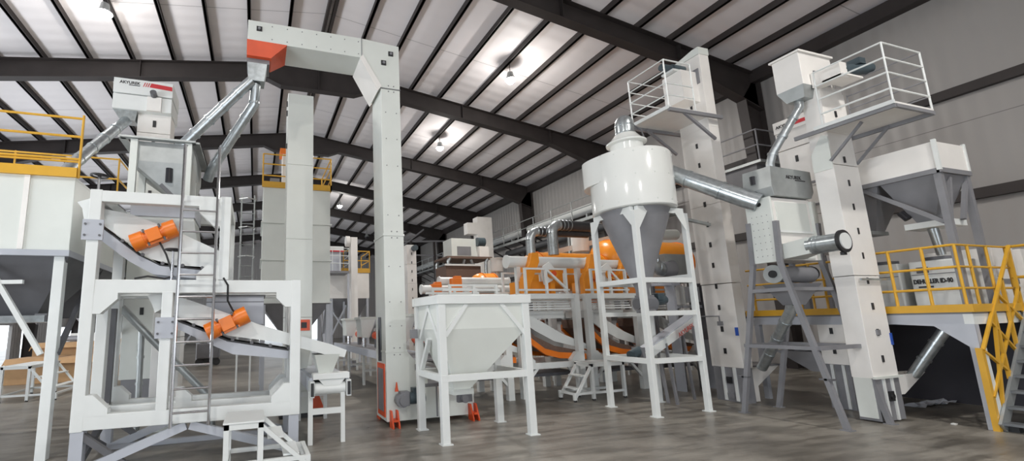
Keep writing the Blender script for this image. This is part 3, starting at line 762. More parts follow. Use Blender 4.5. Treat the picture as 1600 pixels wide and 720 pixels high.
for (x, y, sx) in ((CX0+.04,CY0,1),(CX1+.04,CY0,-1)):
    s2_ = 1 if sx == 1 else -1
    MB().prism([(x-.04*sx,3.52),(x+.26*sx,3.52),(x+.045*sx,3.2),(x-.04*sx,3.2)], 'y', CY0-.004, CY0+.004).build('gusset_plate', M_FRAME, f)
for x in (CX0,):
    MB().prism([(CY0,3.52),(CY0+.26,3.52),(CY0+.045,3.2),(CY0,3.2)], 'x', x-.004, x+.004).build('gusset_plate', M_FRAME, f)
    MB().prism([(CY1+.085,3.52),(CY1-.18,3.52),(CY1+.04,3.2),(CY1+.085,3.2)], 'x', x-.004, x+.004).build('gusset_plate', M_FRAME, f)
MB().bar((CX1+.04,CY0+.04,3.42),(CX1+.75,CY0+.1,3.36),.05,.05).build('wall_tie', M_GALVD, f)
cy = thing('cyclone', (6.88, 6.53, 2.2), 'glossy white cyclone drum over a grey cone, on the tall narrow frame', 'cyclone')
M_GLOSS = mat('glossy_white_enamel', (.76, .77, .745), .14, noise=.03, nscale=1.5)
cc = (6.88, 6.53, 0)
MB().lathe([(.0,3.62),(.70,3.62),(.725,3.64),(.725,4.66),(.70,4.70),(.0,4.71)], cc, 64).build('drum', M_GLOSS, cy)
def spiral(z, inner=False):
    out = []
    for k in range(0, 41):
        d = -100+159*k/40; a = math.radians(125+d)
        e_ = .115*max(0, min(1, (d+100)/50, (59-d)/45))
        e_ = e_*e_*(3-2*e_/.115)/.115 if e_ else 0
        rr = .70 if inner else .724+e_
        out.append(V((cc[0]+rr*math.cos(a), cc[1]+rr*math.sin(a), z)))
    return out
MB().loft([spiral(4.18,True),spiral(4.18),spiral(4.69),spiral(4.69,True)], smooth=True, caps=False, closed=False).build('inlet_shroud', M_GLOSS, cy)
MB().lathe([(.0,4.70),(.29,4.70),(.295,4.98),(.36,5.0),(.365,5.03),(.30,5.07),(.20,5.20),(.0,5.20)], cc, 48).build('neck', M_GLOSS, cy)
MB().lathe([(.0,5.19),(.17,5.19),(.172,5.40),(.16,5.49),(.12,5.56),(.06,5.595),(.0,5.60)], cc, 40).build('cap', M_GALV, cy, label='galvanised rain cap')
MB().torus((6.88,6.53,5.22), .175, .014).torus((6.88,6.53,5.38), .172, .010).build('cap_band', M_GALV, cy)
MB().path([(7.03,6.45,5.40),(7.16,6.4,5.30),(7.24,6.4,5.05),(7.14,6.4,4.86)], .014, 8).build('cable', M_DGREY, cy)
MB().lathe([(.0,3.63),(.62,3.63),(.60,3.56),(.115,2.15),(.115,2.0),(.0,2.0)], cc, 48).build('cone', M_GREY, cy)
b = MB()
for k in range(14):
    a = k*2*PI/14
    for z in (3.72, 4.2, 4.62): b.tube(V(cc)+V((.724*math.cos(a),.724*math.sin(a),z)), V(cc)+V((.732*math.cos(a),.732*math.sin(a),z)), .012, n=6)
b.build('rivet', M_WHITE, cy)
rv = MB().tube((6.72,6.5,1.88),(7.05,6.5,1.88),.14,n=20).box(6.78,7.0,6.4,6.62,1.72,2.04); rv.build('rotary_valve', M_GREY, cy)
MB().tube((6.70,6.5,1.88),(6.68,6.5,1.88),.10,n=16).build('valve_cover', M_DGREY, cy)
MB().tube((7.05,6.5,1.90),(7.40,6.55,1.96),.085,n=18).box(7.12,7.26,6.42,6.56,1.95,2.07).build('valve_motor', M_MOTOR, cy)
galv_pipe('suction_pipe', [(7.35,6.35,4.52),(8.0,6.25,4.36),(9.30,5.62,3.83),(9.35,5.55,3.80)][:0] or [(7.40,6.36,4.50),(7.90,5.14,3.57),(7.96,5.0,3.47)], .150, 'thick shiny galvanised duct sloping from the cyclone drum down to the aspirator', seams=3, n=24)
t = thing('duct_post', (7.55, 7.15, 0), 'upright galvanised square duct rising behind the cyclone to the platform', 'duct')
MB().box(7.62,7.74,7.12,7.24,3.75,5.66).build('duct_wall', M_GALVD, t)
MB().box(7.60,7.76,7.10,7.26,4.3,4.33).box(7.60,7.76,7.10,7.26,5.1,5.13).build('joint_ring', M_GALV, t)
MB().box(7.62,7.74,7.12,7.24,0,3.75).build('lower_duct', M_GREY, t)

# incline screw conveyor with red lettering inside the cyclone stand
c = thing('inclined_conveyor', (7.7, 6.8, .9), 'sloping white trough conveyor with red lettering, passing behind the cyclone stand', 'conveyor')
A_, B_ = V((6.90,6.75,.96)), V((8.55,6.95,1.62))
MB().bar(A_, B_, .22, .13).build('trough', M_GREYP, c, bevel=.005)
MB().bar(A_+V((0,-.12,-.04)), B_+V((0,-.12,-.04)), .02, .16).build('side_sheet', M_FRAME, c)
MB().tube(A_+V((-.02,0,.06)), A_+V((-.26,-.03,-.02)), .09, n=18).build('motor', M_MOTOR, c)
MB().box(6.83,6.93,6.62,6.88,.80,1.08).build('drive_plate', M_GREY, c)
for k, y in ((.35,6.7),(.35,6.9),(.8,6.7),(.8,6.95)):
    p = A_.lerp(B_, k); MB().bar((p.x,y,p.z-.06),(p.x+.12,y,0),.04,.04).build('leg', M_GREY, c)
tx = text('AKYUREK', .12, (0,0,0), '-y', M_REDINK, c, bold=.003)
sl = math.atan2(B_.z-A_.z, B_.x-A_.x)
tx.rotation_euler = (0, -sl, .12); tx.location = V((7.80,6.66,1.235))-wloc(c)
# note: the mesh carries its own frame, moved here to the side sheet
tx.data.transform(Matrix.Translation(wloc(c)))

# ================================================================== ELEVATOR 1 (with service platform)
e = thing('bucket_elevator', (8.85, 6.5, 0), 'tall white slotted elevator with caged service platform at its top, behind the cyclone', 'elevator')
def casing(parent, x0, x1, y0, y1, z0, z1, n, m=M_WHITE2, gap=.006):
    dz = (z1-z0)/n
    for k in range(n): MB().box(x0,x1,y0,y1,z0+k*dz+gap/2,z0+(k+1)*dz-gap/2).build('casing', m, parent, bevel=.005)
casing(e, 8.75, 8.99, 6.20, 6.82, .64, 2.25, 1)
casing(e, 8.74, 9.0, 6.19, 6.83, 2.26, 7.08, 3)
MB().prism([(6.19,7.09),(6.83,7.09),(6.83,7.14),(6.33,7.24),(6.19,7.24)], 'x', 8.74, 9.02).build('head_cap', M_WHITE, e)
MB().box(8.76,8.98,6.22,6.80,0,.64).build('boot', M_GREY, e)
for y in (6.36, 6.58): MB().box(8.742,8.76,y,y+.055,.02,.64).build('take_up_rail', M_FRAME, e)
MB().box(8.735,8.745,6.45,6.55,.34,.46).tube((8.75,6.5,.40),(8.72,6.5,.40),.035,n=10).build('bearing', M_BLACK, e)
MB().box(8.735,8.745,6.45,6.55,.06,.16).build('bearing', M_GREY, e)
for k in range(15):
    z = .95+.42*k
    if abs(z-5.7) < .2 or z > 6.6: continue
    MB().box(8.728,8.74,6.48,6.52,z-.05,z+.05).build('inspection_slot', M_BLACK, e)
MB().box(8.73,8.745,6.20,6.25,1.25,1.40).build('sticker', M_BLUE, e)
MB().path([(8.72,7.0,1.62),(8.72,6.52,1.62),(8.72,6.52,1.52)], .012, 8).box(8.715,8.74,6.47,6.57,1.44,1.52).build('switch', M_GREY, e)
# service platform
PZ = 5.70
pf = MB().box(7.60,8.74,6.10,6.98,PZ-.03,PZ).build('platform_floor', M_WHITE2, e)
for y in (6.08, 7.0): MB().bar((7.56,y,PZ-.068),(8.98,y,PZ-.068),.05,.07).build('platform_beam', M_GREY, pf)
MB().bar((7.575,6.07,PZ-.02),(7.575,7.01,PZ-.02),.05,.07).build('platform_fascia', M_FRAME, pf)
for y in (6.10, 6.98): MB().bar((7.95,y,PZ-.06),(8.74,y,5.15),.04,.05).build('platform_brace', M_GREY, pf)
railing(None, pf, [(7.60,6.10),(7.60,6.98),(8.60,6.98)], PZ, 1.0, (1.0,.75,.5,.25), .012, M_FRAME, [(7.60,6.10),(7.60,6.98)], 'guard_rail', 'guard_post')
railing(None, pf, [(7.60,6.10),(8.3,6.10)], PZ, 1.0, (1.0,.5,.25), .012, M_FRAME, [(8.3,6.10)], 'guard_rail', 'guard_post')
MB().box(8.30,8.74,6.30,6.74,6.05,6.72).build('head_box', M_WHITE2, e, bevel=.005)
MB().box(8.72,8.739,6.24,6.40,6.45,6.78).build('head_window', M_GREY, e)
MB().tube((8.30,6.52,6.85),(8.05,6.52,6.85),.075,n=18).tube((8.62,6.5,6.85),(8.30,6.5,6.85),.09,n=18).build('motor', M_MOTOR, e)
MB().box(8.2,8.74,6.38,6.66,6.73,6.77).build('motor_base', M_FRAME, e)
MB().prism([(9.0,.66),(9.78,.66),(9.12,.30),(9.12,.02),(9.0,.02)], 'y', 6.24, 6.74).build('feed_spout', M_WHITE2, e)
MB().box(8.995,9.8,6.22,6.76,.655,.675).build('spout_rim', M_GREY, e)

# ================================================================== ASPIRATOR ON SPLAYED LEGS
AX0, AX1 = 7.98, 9.02
a = thing('aspirator_stand', (8.5, 5.0, 0), 'splayed grey tube trestle holding up the aspirator', 'machine frame')
def pl(parent, pts, w, m, name='leg'):
    b = MB()
    for p, q in zip(pts[:-1], pts[1:]): b.bar(p, q, w, w)
    b.build(name, m, parent)
pl(a, [(7.94,5.20,3.16),(7.94,5.23,2.45),(7.94,5.72,0)], .065, M_GREY)
pl(a, [(7.94,4.79,3.12),(7.94,4.82,2.45),(7.94,4.32,0)], .065, M_GREY)
pl(a, [(8.95,5.20,3.16),(8.95,5.26,2.45),(8.92,5.80,0)], .065, M_GREY)
pl(a, [(8.95,4.79,3.12),(8.95,4.82,2.45),(8.92,4.32,0)], .065, M_GREY)
for (z, ya, yb) in ((2.02,5.34,4.72),(1.12,5.54,4.50)):
    for x in (7.94, 8.94): MB().bar((x,ya,z),(x,yb,z),.055,.055).build('cross_bar', M_GREY, a)
    for y in (ya, yb): MB().bar((7.94,y,z),(8.94,y,z),.055,.055).build('cross_bar', M_GREY, a)
b = MB()
for (x, y) in ((7.94,5.72),(7.94,4.32),(8.92,5.80),(8.92,4.32)):
    MB().box(x-.06,x+.06,y-.06,y+.06,0,.012).build('foot_plate', M_GREY, a)
for (y, z) in ((5.64,.60),(4.46,.68)):
    MB().tube((7.90,y,z),(7.98,y,z),.02,n=8).box(7.90,7.98,y-.08,y+.08,z-.012,z+.012).build('clamp', M_DGREY, a)
m = thing('aspirator', (8.5, 5.0, 2.45), 'white box aspirator with a horizontal air duct, raised on grey splayed legs', 'grain cleaner')
MB().box(7.98,8.92,4.84,5.21,2.50,3.53).build('housing', M_WHITE2, m, bevel=.006)
MB().box(7.945,7.98,4.83,5.22,2.47,3.54).build('end_plate', M_WHITE, m, bevel=.008)
b = MB()
for i in range(4):
    for k in range(7): b.tube((7.945,4.91+.075*i,2.58+.11*k),(7.94,4.91+.075*i,2.58+.11*k),.007,n=6)
b.build('rivet', M_GREY, m)
MB().tube((7.945,5.0,3.44),(7.935,5.0,3.44),.035,n=14).build('port', M_BLACK, m)
MB().box(8.06,8.82,4.825,4.84,2.98,3.46).box(8.06,8.82,4.82,4.84,2.52,2.70).build('access_panel', M_WHITE, m, bevel=.004)
MB().box(8.04,8.84,4.80,4.845,2.94,2.975).box(8.04,8.84,4.80,4.845,2.70,2.74).build('panel_rib', M_FRAME, m)
for x in (8.9,): MB().box(x,x+.12,4.80,5.24,2.50,3.50).build('end_plate', M_WHITE, m, bevel=.006)
MB().prism([(8.0,3.55),(8.9,3.55),(8.98,3.66),(8.98,4.02),(8.0,4.05),(7.96,3.70)], 'y', 4.78, 5.22).build('top_hopper', M_GALVD, m, bevel=.006, label='grey sheet inlet hopper with lettering')
text('AKYUREK', .085, (8.34,4.776,3.86), '-y', M_INK, m, bold=.002)
MB().box(8.56,8.80,4.774,4.78,3.835,3.845).build('underline', M_INK, m)
MB().path([(7.965,5.05,3.80),(7.965,5.05,3.94)], .035, 12).tube((7.968,5.04,3.64),(7.95,5.04,3.64),.04,n=12).build('sight_glass', M_GLASS, m)
MB().loft([[(8.0,4.80,2.50),(8.5,4.80,2.50),(8.5,4.80,2.74),(8.0,4.80,2.74)],[(7.96,4.42,2.53),(8.18,4.42,2.53),(8.18,4.42,2.78),(7.96,4.42,2.78)]]).build('duct_hood', M_WHITE, m)
MB().tube((8.07,4.46,2.655),(8.07,4.06,2.655),.130,n=28).build('air_duct', M_GALV, m)
MB().tube((8.07,4.40,2.655),(8.07,4.37,2.655),.138,n=28).build('joint_ring', M_GALV, m); MB().tube((8.07,4.34,2.655),(8.07,4.325,2.655),.136,n=28).build('joint_ring', M_GALV, m)
MB().tube((8.07,4.06,2.655),(8.07,4.03,2.655),.165,n=28).build('duct_flange', M_BLACK, m)
MB().tube((8.07,4.031,2.655),(8.07,4.015,2.655),.118,n=28).build('duct_cap', M_FRAME, m)
MB().box(8.04,8.10,4.05,4.09,2.46,2.50).build('flange_clip', M_BLACK, m)
MB().tube((8.04,5.0,2.28),(8.90,5.0,2.28),.135,n=24).build('fan_drum', M_GREY, m)
MB().tube((8.02,5.0,2.28),(8.05,5.0,2.28),.150,n=24).build('drum_flange', M_GALVD, m)
MB().tube((8.0,5.0,2.28),(8.03,5.0,2.28),.06,n=14).build('bearing', M_BLACK, m)
MB().tube((8.90,5.0,2.30),(8.96,5.0,2.30),.12,n=18).build('belt_guard', M_BLACK, m)
MB().hopper((8.12,8.85,4.82,5.25,2.12),(8.38,8.60,4.95,5.15,1.78)).build('outlet_hopper', M_GREY, m)
galv_pipe('down_pipe', [(8.50,5.08,1.80),(8.53,5.15,1.66),(8.93,6.0,.66)], .08, 'galvanised down pipe under the aspirator leading to the elevator foot spout', seams=4)

# ================================================================== ELEVATOR 2
e = thing('bucket_elevator', (9.18, 4.53, 0), 'tall white slotted elevator nearest the yellow railed deck, with a large railed platform', 'elevator')
casing(e, 8.88, 9.50, 4.40, 4.66, .64, 2.20, 1)
casing(e, 8.87, 9.51, 4.395, 4.665, 2.205, 4.02, 1); casing(e, 8.88, 9.50, 4.40, 4.66, 4.03, 5.32, 1)
MB().prism([(4.40,.02),(4.66,.02),(4.66,.64),(4.40,.64)], 'x', 8.90, 9.48).build('boot', M_GREY, e)
MB().box(8.875,8.90,4.43,4.64,.06,.64).build('boot_panel', M_WHITE, e)
for x in (9.06, 9.26): MB().box(x,x+.05,4.38,4.40,.02,.66).build('take_up_rail', M_FRAME, e)
MB().box(9.12,9.25,4.37,4.385,.30,.44).tube((9.185,4.39,.37),(9.185,4.35,.37),.04,n=12).build('bearing', M_BLACK, e)
MB().box(8.86,9.52,4.36,4.40,.635,.665).build('boot_flange', M_WHITE, e)
for k in range(11):
    z = .92+.40*k
    if 4.45 < z < 4.75: continue
    MB().box(9.165,9.195,4.385,4.40,z-.05,z+.05).build('inspection_slot', M_BLACK, e)
MB().box(9.14,9.22,4.375,4.40,1.28,1.36).build('switch', M_GREY, e)
MB().box(9.47,9.51,4.385,4.40,1.12,1.30).build('sticker', M_BLUE, e)
MB().bar((8.95,4.36,2.14),(9.72,4.36,2.14),.025,.03).build('tie_rod', M_GALV, e)
MB().box(8.60,9.42,4.45,4.85,5.42,6.0).build('head', M_WHITE2, e, bevel=.006)
MB().box(8.57,9.45,4.42,4.88,6.0,6.03).build('head_lid', M_WHITE2, e)
MB().hopper((8.60,8.98,4.45,4.85,5.42),(8.66,8.88,4.50,4.76,5.22)).build('discharge_spout', M_GALVD, e)
MB().prism([(8.88,5.42),(9.50,5.42),(9.50,5.3),(8.88,5.3)], 'y', 4.42, 4.66).build('neck', M_WHITE2, e)
MB().box(8.90,9.3,4.44,4.45,5.44,5.70).build('head_window', M_GREY, e)
MB().prism([(4.66,3.95),(4.66,4.25),(4.48,4.55),(4.40,4.5),(4.40,3.95)], 'x', 8.86, 8.88).build('cover_plate', M_WHITE, e)
P2 = 4.60
pf = MB().box(8.58,9.56,3.45,4.38,P2-.03,P2).build('platform_floor', M_WHITE2, e)
MB().bar((8.60,4.70,P2-.062),(8.60,3.445,P2-.062),.04,.06).bar((9.55,4.45,P2-.062),(9.55,3.445,P2-.062),.04,.06).bar((8.625,3.46,P2-.06),(9.525,3.46,P2-.06),.036,.05).build('platform_beam', M_GREY, pf)
MB().bar((8.575,4.40,P2-.012),(8.575,3.44,P2-.012),.03,.055).build('platform_fascia', M_FRAME, pf)
for x in (8.86, 9.53): MB().bar((x,3.95,P2-.06),(x,4.41,4.08),.03,.035).build('platform_brace', M_GREY, pf)
railing(None, pf, [(8.60,4.30),(8.60,3.46),(9.55,3.46)], P2, .92, (.92,.68,.45,.20), .012, M_FRAME, [(8.60,4.30),(8.60,3.46),(9.55,3.46)], 'guard_rail', 'guard_post')
railing(None, pf, [(9.55,3.46),(9.55,4.38)], P2, .70, (.92,.68,.45,.20), .010, M_GREY, [(9.55,4.38)], 'guard_rail', 'guard_post')
MB().tube((8.98,4.15,5.52),(9.22,4.12,5.56),.10,n=20).build('gearbox', M_MOTOR, e)
MB().tube((9.22,4.12,5.56),(9.62,4.07,5.63),.085,n=20).box(9.3,9.45,4.02,4.18,5.66,5.76).build('motor', M_MOTOR, e)
MB().box(8.80,8.98,4.05,4.44,5.36,5.62).box(8.80,9.3,4.02,4.3,5.38,5.41).build('motor_bracket', M_WHITE2, e)
MB().loft([[(9.50,4.42,.66),(10.25,4.42,.66),(10.25,4.64,.66),(9.50,4.64,.66)],[(9.50,4.44,.36),(9.66,4.44,.36),(9.66,4.6,.36),(9.50,4.6,.36)]], caps=False).build('feed_spout', M_WHITE2, e)
galv_pipe('chute_pipe', [(8.76,4.64,5.24),(8.74,4.64,5.10),(8.46,4.98,4.38),(8.42,5.02,4.2),(8.42,5.02,4.04)], .062, 'bent galvanised chute pipe from the right elevator head down to the aspirator hopper', seams=4)

# ================================================================== SCREEN CLEANER BEHIND ELEVATOR 2
s = thing('screen_cleaner', (10.3, 5.5, 1.6), 'tall white slotted cleaner with red stripe sign, half hidden behind the right elevator', 'grain cleaner')
MB().box(9.92,10.7,5.10,5.74,4.84,5.20).build('head_lower', M_WHITE2, s, bevel=.006)
MB().box(9.90,10.7,5.08,5.75,5.20,5.44).build('head_cover', M_WHITE2, s, bevel=.006)
MB().box(9.895,9.90,5.12,5.38,5.27,5.34).build('red_stripe', M_RED, s)
text('AKYUREK', .08, (9.893,5.70,5.30), '-x', M_INK, s, bold=.002)
for z0, z1 in ((2.75,3.45),(3.46,4.0),(4.01,4.82)): MB().box(9.92,10.7,5.08,5.74,z0,z1).build('casing', M_WHITE2, s, bevel=.005)
for z in (4.6, 4.2, 3.8, 3.5, 3.0): MB().box(9.908,9.92,5.42,5.46,z-.06,z+.06).build('inspection_slot', M_BLACK, s)
MB().box(9.90,9.92,5.10,5.70,3.62,3.66).box(9.90,9.92,5.12,5.18,4.05,4.75).box(9.90,9.92,5.12,5.4,4.05,4.09).build('panel_rib', M_GREY, s)
for (x, y) in ((9.95,5.12),(9.95,5.66),(10.6,5.12),(10.6,5.66)): MB().box(x,x+.08,y,y+.08,1.62,2.75).build('leg', M_GREY, s)
e = thing('bucket_elevator', (9.9, 5.3, 0), 'short white elevator foot with grey boot between the trestle legs, under the yellow deck', 'elevator')
MB().prism([(9.62,.75),(9.92,.75),(9.92,1.5),(9.80,1.56),(9.70,1.56),(9.62,1.46)], 'y', 5.05, 5.42).build('casing', M_WHITE2, e)
MB().box(9.64,9.90,5.06,5.41,0,.75).build('boot', M_GREY, e)
for y in (5.12, 5.28): MB().box(9.61,9.64,y,y+.04,.02,.74).build('take_up_rail', M_FRAME, e)
for z in (1.32, .98): MB().box(9.61,9.62,5.20,5.24,z-.05,z+.05).build('inspection_slot', M_BLACK, e)
MB().loft([[(9.5,5.5,.95),(10.0,5.5,.95),(10.0,6.1,.95),(9.5,6.1,.95)],[(9.6,5.42,.6),(9.9,5.42,.6),(9.9,5.6,.6),(9.6,5.6,.6)]], caps=False).build('feed_spout', M_GREY, e)

# ================================================================== DECK WITH YELLOW RAILS, STAIR, DEHULLERS
d = thing('mezzanine_deck', (11.5, 4.7, 0), 'grey steel deck with yellow edge beam and railings at the right, carrying the dehullers', 'platform')
DX0, DX1, DY0, DY1, DZ = 9.62, 14.8, 3.55, 6.6, 1.60
MB().box(DX0,DX1,DY0,DY1,DZ-.03,DZ).build('deck_plate', M_GREY, d)
MB().box(DX0-.03,DX0,DY0-.03,DY1,DZ,DZ+.11).build('edge_beam', M_YELLOW, d, label='yellow edge beam')
MB().box(DX0,DX1,DY0-.03,DY0,DZ,DZ+.11).build('edge_beam', M_YELLOW, d, label='yellow edge beam')
MB().box(DX0,DX0+.09,DY0,DY1,DZ-.17,DZ-.03).build('deck_beam', M_GREYP, d)  # white beam coloured grey: its shade is put into the paint
MB().box(DX0,DX1,DY0,DY0+.09,DZ-.17,DZ-.03).build('deck_beam', M_FRAME, d)
for (x, y) in ((DX0,DY0),(DX0,6.4),(12.3,DY0),(DX1-.1,DY0),(12.3,6.4)): MB().box(x+.001,x+.09,y+.001,y+.09,0,DZ-.17).build('column', M_GREYP, d)
MB().prism([(3.56,1.43),(3.90,1.43),(4.45,1.43),(3.90,1.43)][:0] or [(3.55,1.43),(4.42,1.43),(3.95,1.40),(3.58,1.06),(3.55,1.06)], 'x', DX0-.006, DX0+.002).build('gusset_plate', M_GREYP, d)  # gusset greyed like the beam, shade put into its colour
railing(None, d, [(DX0,6.5),(DX0,4.72)], DZ, .92, (.92,.62,.32), .018, M_YELLOW, [(DX0,6.4),(DX0,5.6),(DX0,5.4),(DX0,5.2)], 'guard_rail', 'guard_post')
railing(None, d, [(DX0,4.60),(DX0,3.58)], DZ, .98, (.97,.65,.34), .018, M_YELLOW, [(DX0,4.30),(DX0,3.92),(DX0,3.58)], 'guard_rail', 'guard_post')
railing(None, d, [(DX0,3.58),(11.0,3.58)], DZ, .98, (.97,.65,.34), .016, M_YELLOW, [(9.95,3.58),(10.45,3.58),(11.0,3.58)], 'guard_rail', 'guard_post')
railing(None, d, [(11.0,3.58),(11.0,2.5)], DZ, .98, (.97,.5), .018, M_YELLOW, None, 'guard_rail', 'guard_post')
# stair
s = thing('steel_stair', (10.3, 3.1, 0), 'dark steel stair with yellow crossed handrail climbing to the deck, bottom right corner', 'stairs')
SXA, SXB = 9.60, 11.0
for y in (3.50, 2.50):
    MB().bar((SXA,y,.05),(SXB,y,1.58),.03,.16).build('stringer', M_GALVD, s)
for k in range(8):
    f_ = (k+.6)/8; x = SXA+(SXB-SXA)*f_; z = 1.58*f_
    MB().box(x-.11,x+.11,2.52,3.49,z-.03,z).build('tread', M_TREAD, s)
MB().box(9.70,9.80,3.40,3.52,0,.10).build('foot', M_BLACK, s)
MB().bar((9.60,3.55,.0),(9.60,3.55,1.10),.06,.06).build('newel_post', M_YELLOW, s)
MB().bar((9.70,3.55,.0),(9.66,3.55,1.10),.10,.05).build('newel_cover', M_FRAME, s)
for (p, q) in (((9.60,3.52,1.08),(10.95,3.52,2.58)),((9.60,3.52,.45),(10.95,3.52,1.95)),((9.62,3.52,1.06),(10.2,3.52,.72)),((9.95,3.52,1.46),(10.5,3.52,1.0)),((10.3,3.52,1.85),(10.85,3.52,1.45)),((9.75,3.52,.2),(10.1,3.52,1.62))):
    MB().bar(p, q, .03, .03).build('handrail', M_YELLOW, s)
for x in (10.1, 10.5, 10.92): MB().bar((x,3.52,.1+(x-9.6)*1.12),(x,3.52,1.08+(x-9.6)*1.11),.03,.03).build('baluster', M_YELLOW, s)
# dehullers
def dehuller(y0, y1, label, sign):
    m = thing('dehuller', (10.5, (y0+y1)/2, DZ), label, 'dehuller')
    cb = MB().box(10.2,11.0,y0,y1,DZ,DZ+.82).build('cabinet', M_FRAME, m, bevel=.02)
    MB().box(10.19,10.2,y0+.02,y1-.02,DZ+.60,DZ+.61).build('seam', M_GREY, cb)
    MB().tube((10.45,(y0+y1)/2,DZ+.82),(10.45,(y0+y1)/2,DZ+.88),.16,n=24).build('inlet_collar', M_DGREY, cb)
    MB().box(10.188,10.2,y1-.22,y1-.09,DZ+.63,DZ+.72).build('display', M_DGREY, cb)
    text(sign, .095, (10.186, y1-.03, DZ+.46), '-x', M_INK, cb, bold=.005, sx=.62 if len(sign) > 8 else .9)
    MB().box(10.187,10.2,y1-.24,y1-.08,DZ+.395,DZ+.415).build('maker_mark', M_INK, cb)
    MB().torus((10.19,(y0+y1)/2,DZ+.03), .05, .014, 'x').build('ring', M_BLACK, m)
    return m
dehuller(3.80, 4.34, 'white dehuller cabinet lettered with the full name, on the deck by the rail', 'DEHULLER ID-90')
dehuller(4.46, 4.98, 'white cabinet beside it, only ID-90 readable past the elevator', 'ID-90')
for (x, w, lab) in ((11.0, .75, 'grey white panelled machine cabinet at the back of the deck, left one'), (11.9, .8, 'grey white panelled machine cabinet at the back of the deck, by the stair head')):
    m = thing('machine_cabinet', (x, 3.9, DZ), lab, 'cabinet')
    MB().box(x+.1,x+w,3.75,4.5,DZ,DZ+1.0).build('cabinet', M_WHITE2, m, bevel=.01)
    MB().box(x+.14,x+w-.04,3.74,3.75,DZ+.42,DZ+.5).build('lettering_strip', M_GREY, m)
    MB().box(x+.12,x+w-.02,3.73,3.75,DZ+.03,DZ+.09).build('plinth', M_BLACK, m)
# bin over the deck
h = thing('overhead_bin', (10.6, 4.3, DZ), 'large white rimmed hopper bin with grey cones on grey legs above the dehullers', 'hopper')
BX0, BX1, BY0, BY1 = 9.82, 10.62, 3.62, 5.05
MB().loft([[(BX0,BY0,3.76),(BX1,BY0,3.76),(BX1,BY1,3.76),(BX0,BY1,3.76)],[(BX0,BY0,4.19),(BX1,BY0,4.19),(BX1,BY1,4.19),(BX0,BY1,4.19)]], caps=False).build('bin_wall', M_WHITE2, h)
for x, y in ((BX0,BY0),(BX1,BY0)): MB().box(x-.02,x+.02,y-.02,y+.02,3.74,4.22).build('corner_strip', M_FRAME, h)
for (ya, yb) in ((BY0,4.34),(4.34,BY1)):
    MB().loft([[(BX0,ya,3.76),(BX1,ya,3.76),(BX1,yb,3.76),(BX0,yb,3.76)],[(10.10,(ya+yb)/2-.1,3.0),(10.34,(ya+yb)/2-.1,3.0),(10.34,(ya+yb)/2+.1,3.0),(10.10,(ya+yb)/2+.1,3.0)]], caps=False).build('cone', M_GREY, h)
MB().box(BX0-.02,BX1+.02,BY0-.02,BY0+.03,3.70,3.77).box(BX0-.02,BX0+.03,BY0,BY1,3.70,3.77).build('ring_beam', M_GREY, h)
for (x, y) in ((BX0,BY0),(BX1-.08,BY0),(BX0,BY1-.08),(BX1-.08,BY1-.08)): MB().box(x,x+.075,y,y+.075,DZ+.0,3.72).build('leg', M_GREY, h)
MB().bar((BX0+.04,4.55,3.68),(BX0+.04,3.70,2.95),.05,.06).build('brace', M_GREY, h)
MB().bar((BX1-.04,BY0+.04,3.65),(BX1-.35,BY0+.04,3.0),.05,.05).bar((BX0+.3,BY0+.04,3.65),(BX0+.1,BY0+.04,3.0),.05,.05).build('brace', M_GREY, h)
MB().box(BX0-.005,BX0,4.83,4.90,3.86,4.02).build('sight_glass', M_GLASS, h)
MB().path([(10.02,4.15,3.10),(10.02,4.22,3.22)], .05, 10).build('sight_glass', M_GLASS, h)
text('AKYUREK', .10, (BX0-.006,4.98,4.06), '-x', M_GREY, h, bold=.002)
MB().box(10.0,10.45,3.70,4.20,2.92,3.01).build('slide_gate', M_FRAME, h)
MB().tube((10.22,3.98,2.92),(10.30,3.98,2.50),.06,.05,n=14).build('drop_pipe', M_GALV, h)
MB().box(10.0,10.45,4.60,4.80,2.94,3.0).build('slide_gate', M_GALVD, h)
galv_pipe('chute_pipe', [(10.05,3.98,1.40),(9.98,4.45,.62)], .075, 'galvanised chute pipe slanting under the deck into the elevator foot spout', seams=3)
# dark store behind the deck: low block wall
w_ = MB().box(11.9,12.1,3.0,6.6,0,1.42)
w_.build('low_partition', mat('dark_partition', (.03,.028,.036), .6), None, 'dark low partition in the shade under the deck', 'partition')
m = thing('plastic_sheet', (11.0, 4.9, 0), 'crumpled grey film lying on the floor under the deck', 'plastic sheet')
b = MB(); n_ = 12; o_ = []
for i in range(n_):
    for k in range(6): o_.append((10.8+.09*i+random.uniform(-.02,.02), 4.75+.06*k+random.uniform(-.02,.02), .004+abs(math.sin(i*1.3)*math.cos(k))*.05+random.uniform(0,.02)))
b.add(o_, [(i*6+k, (i+1)*6+k, (i+1)*6+k+1, i*6+k+1) for i in range(n_-1) for k in range(5)], False); b.build('sheet', M_GREYP, m)

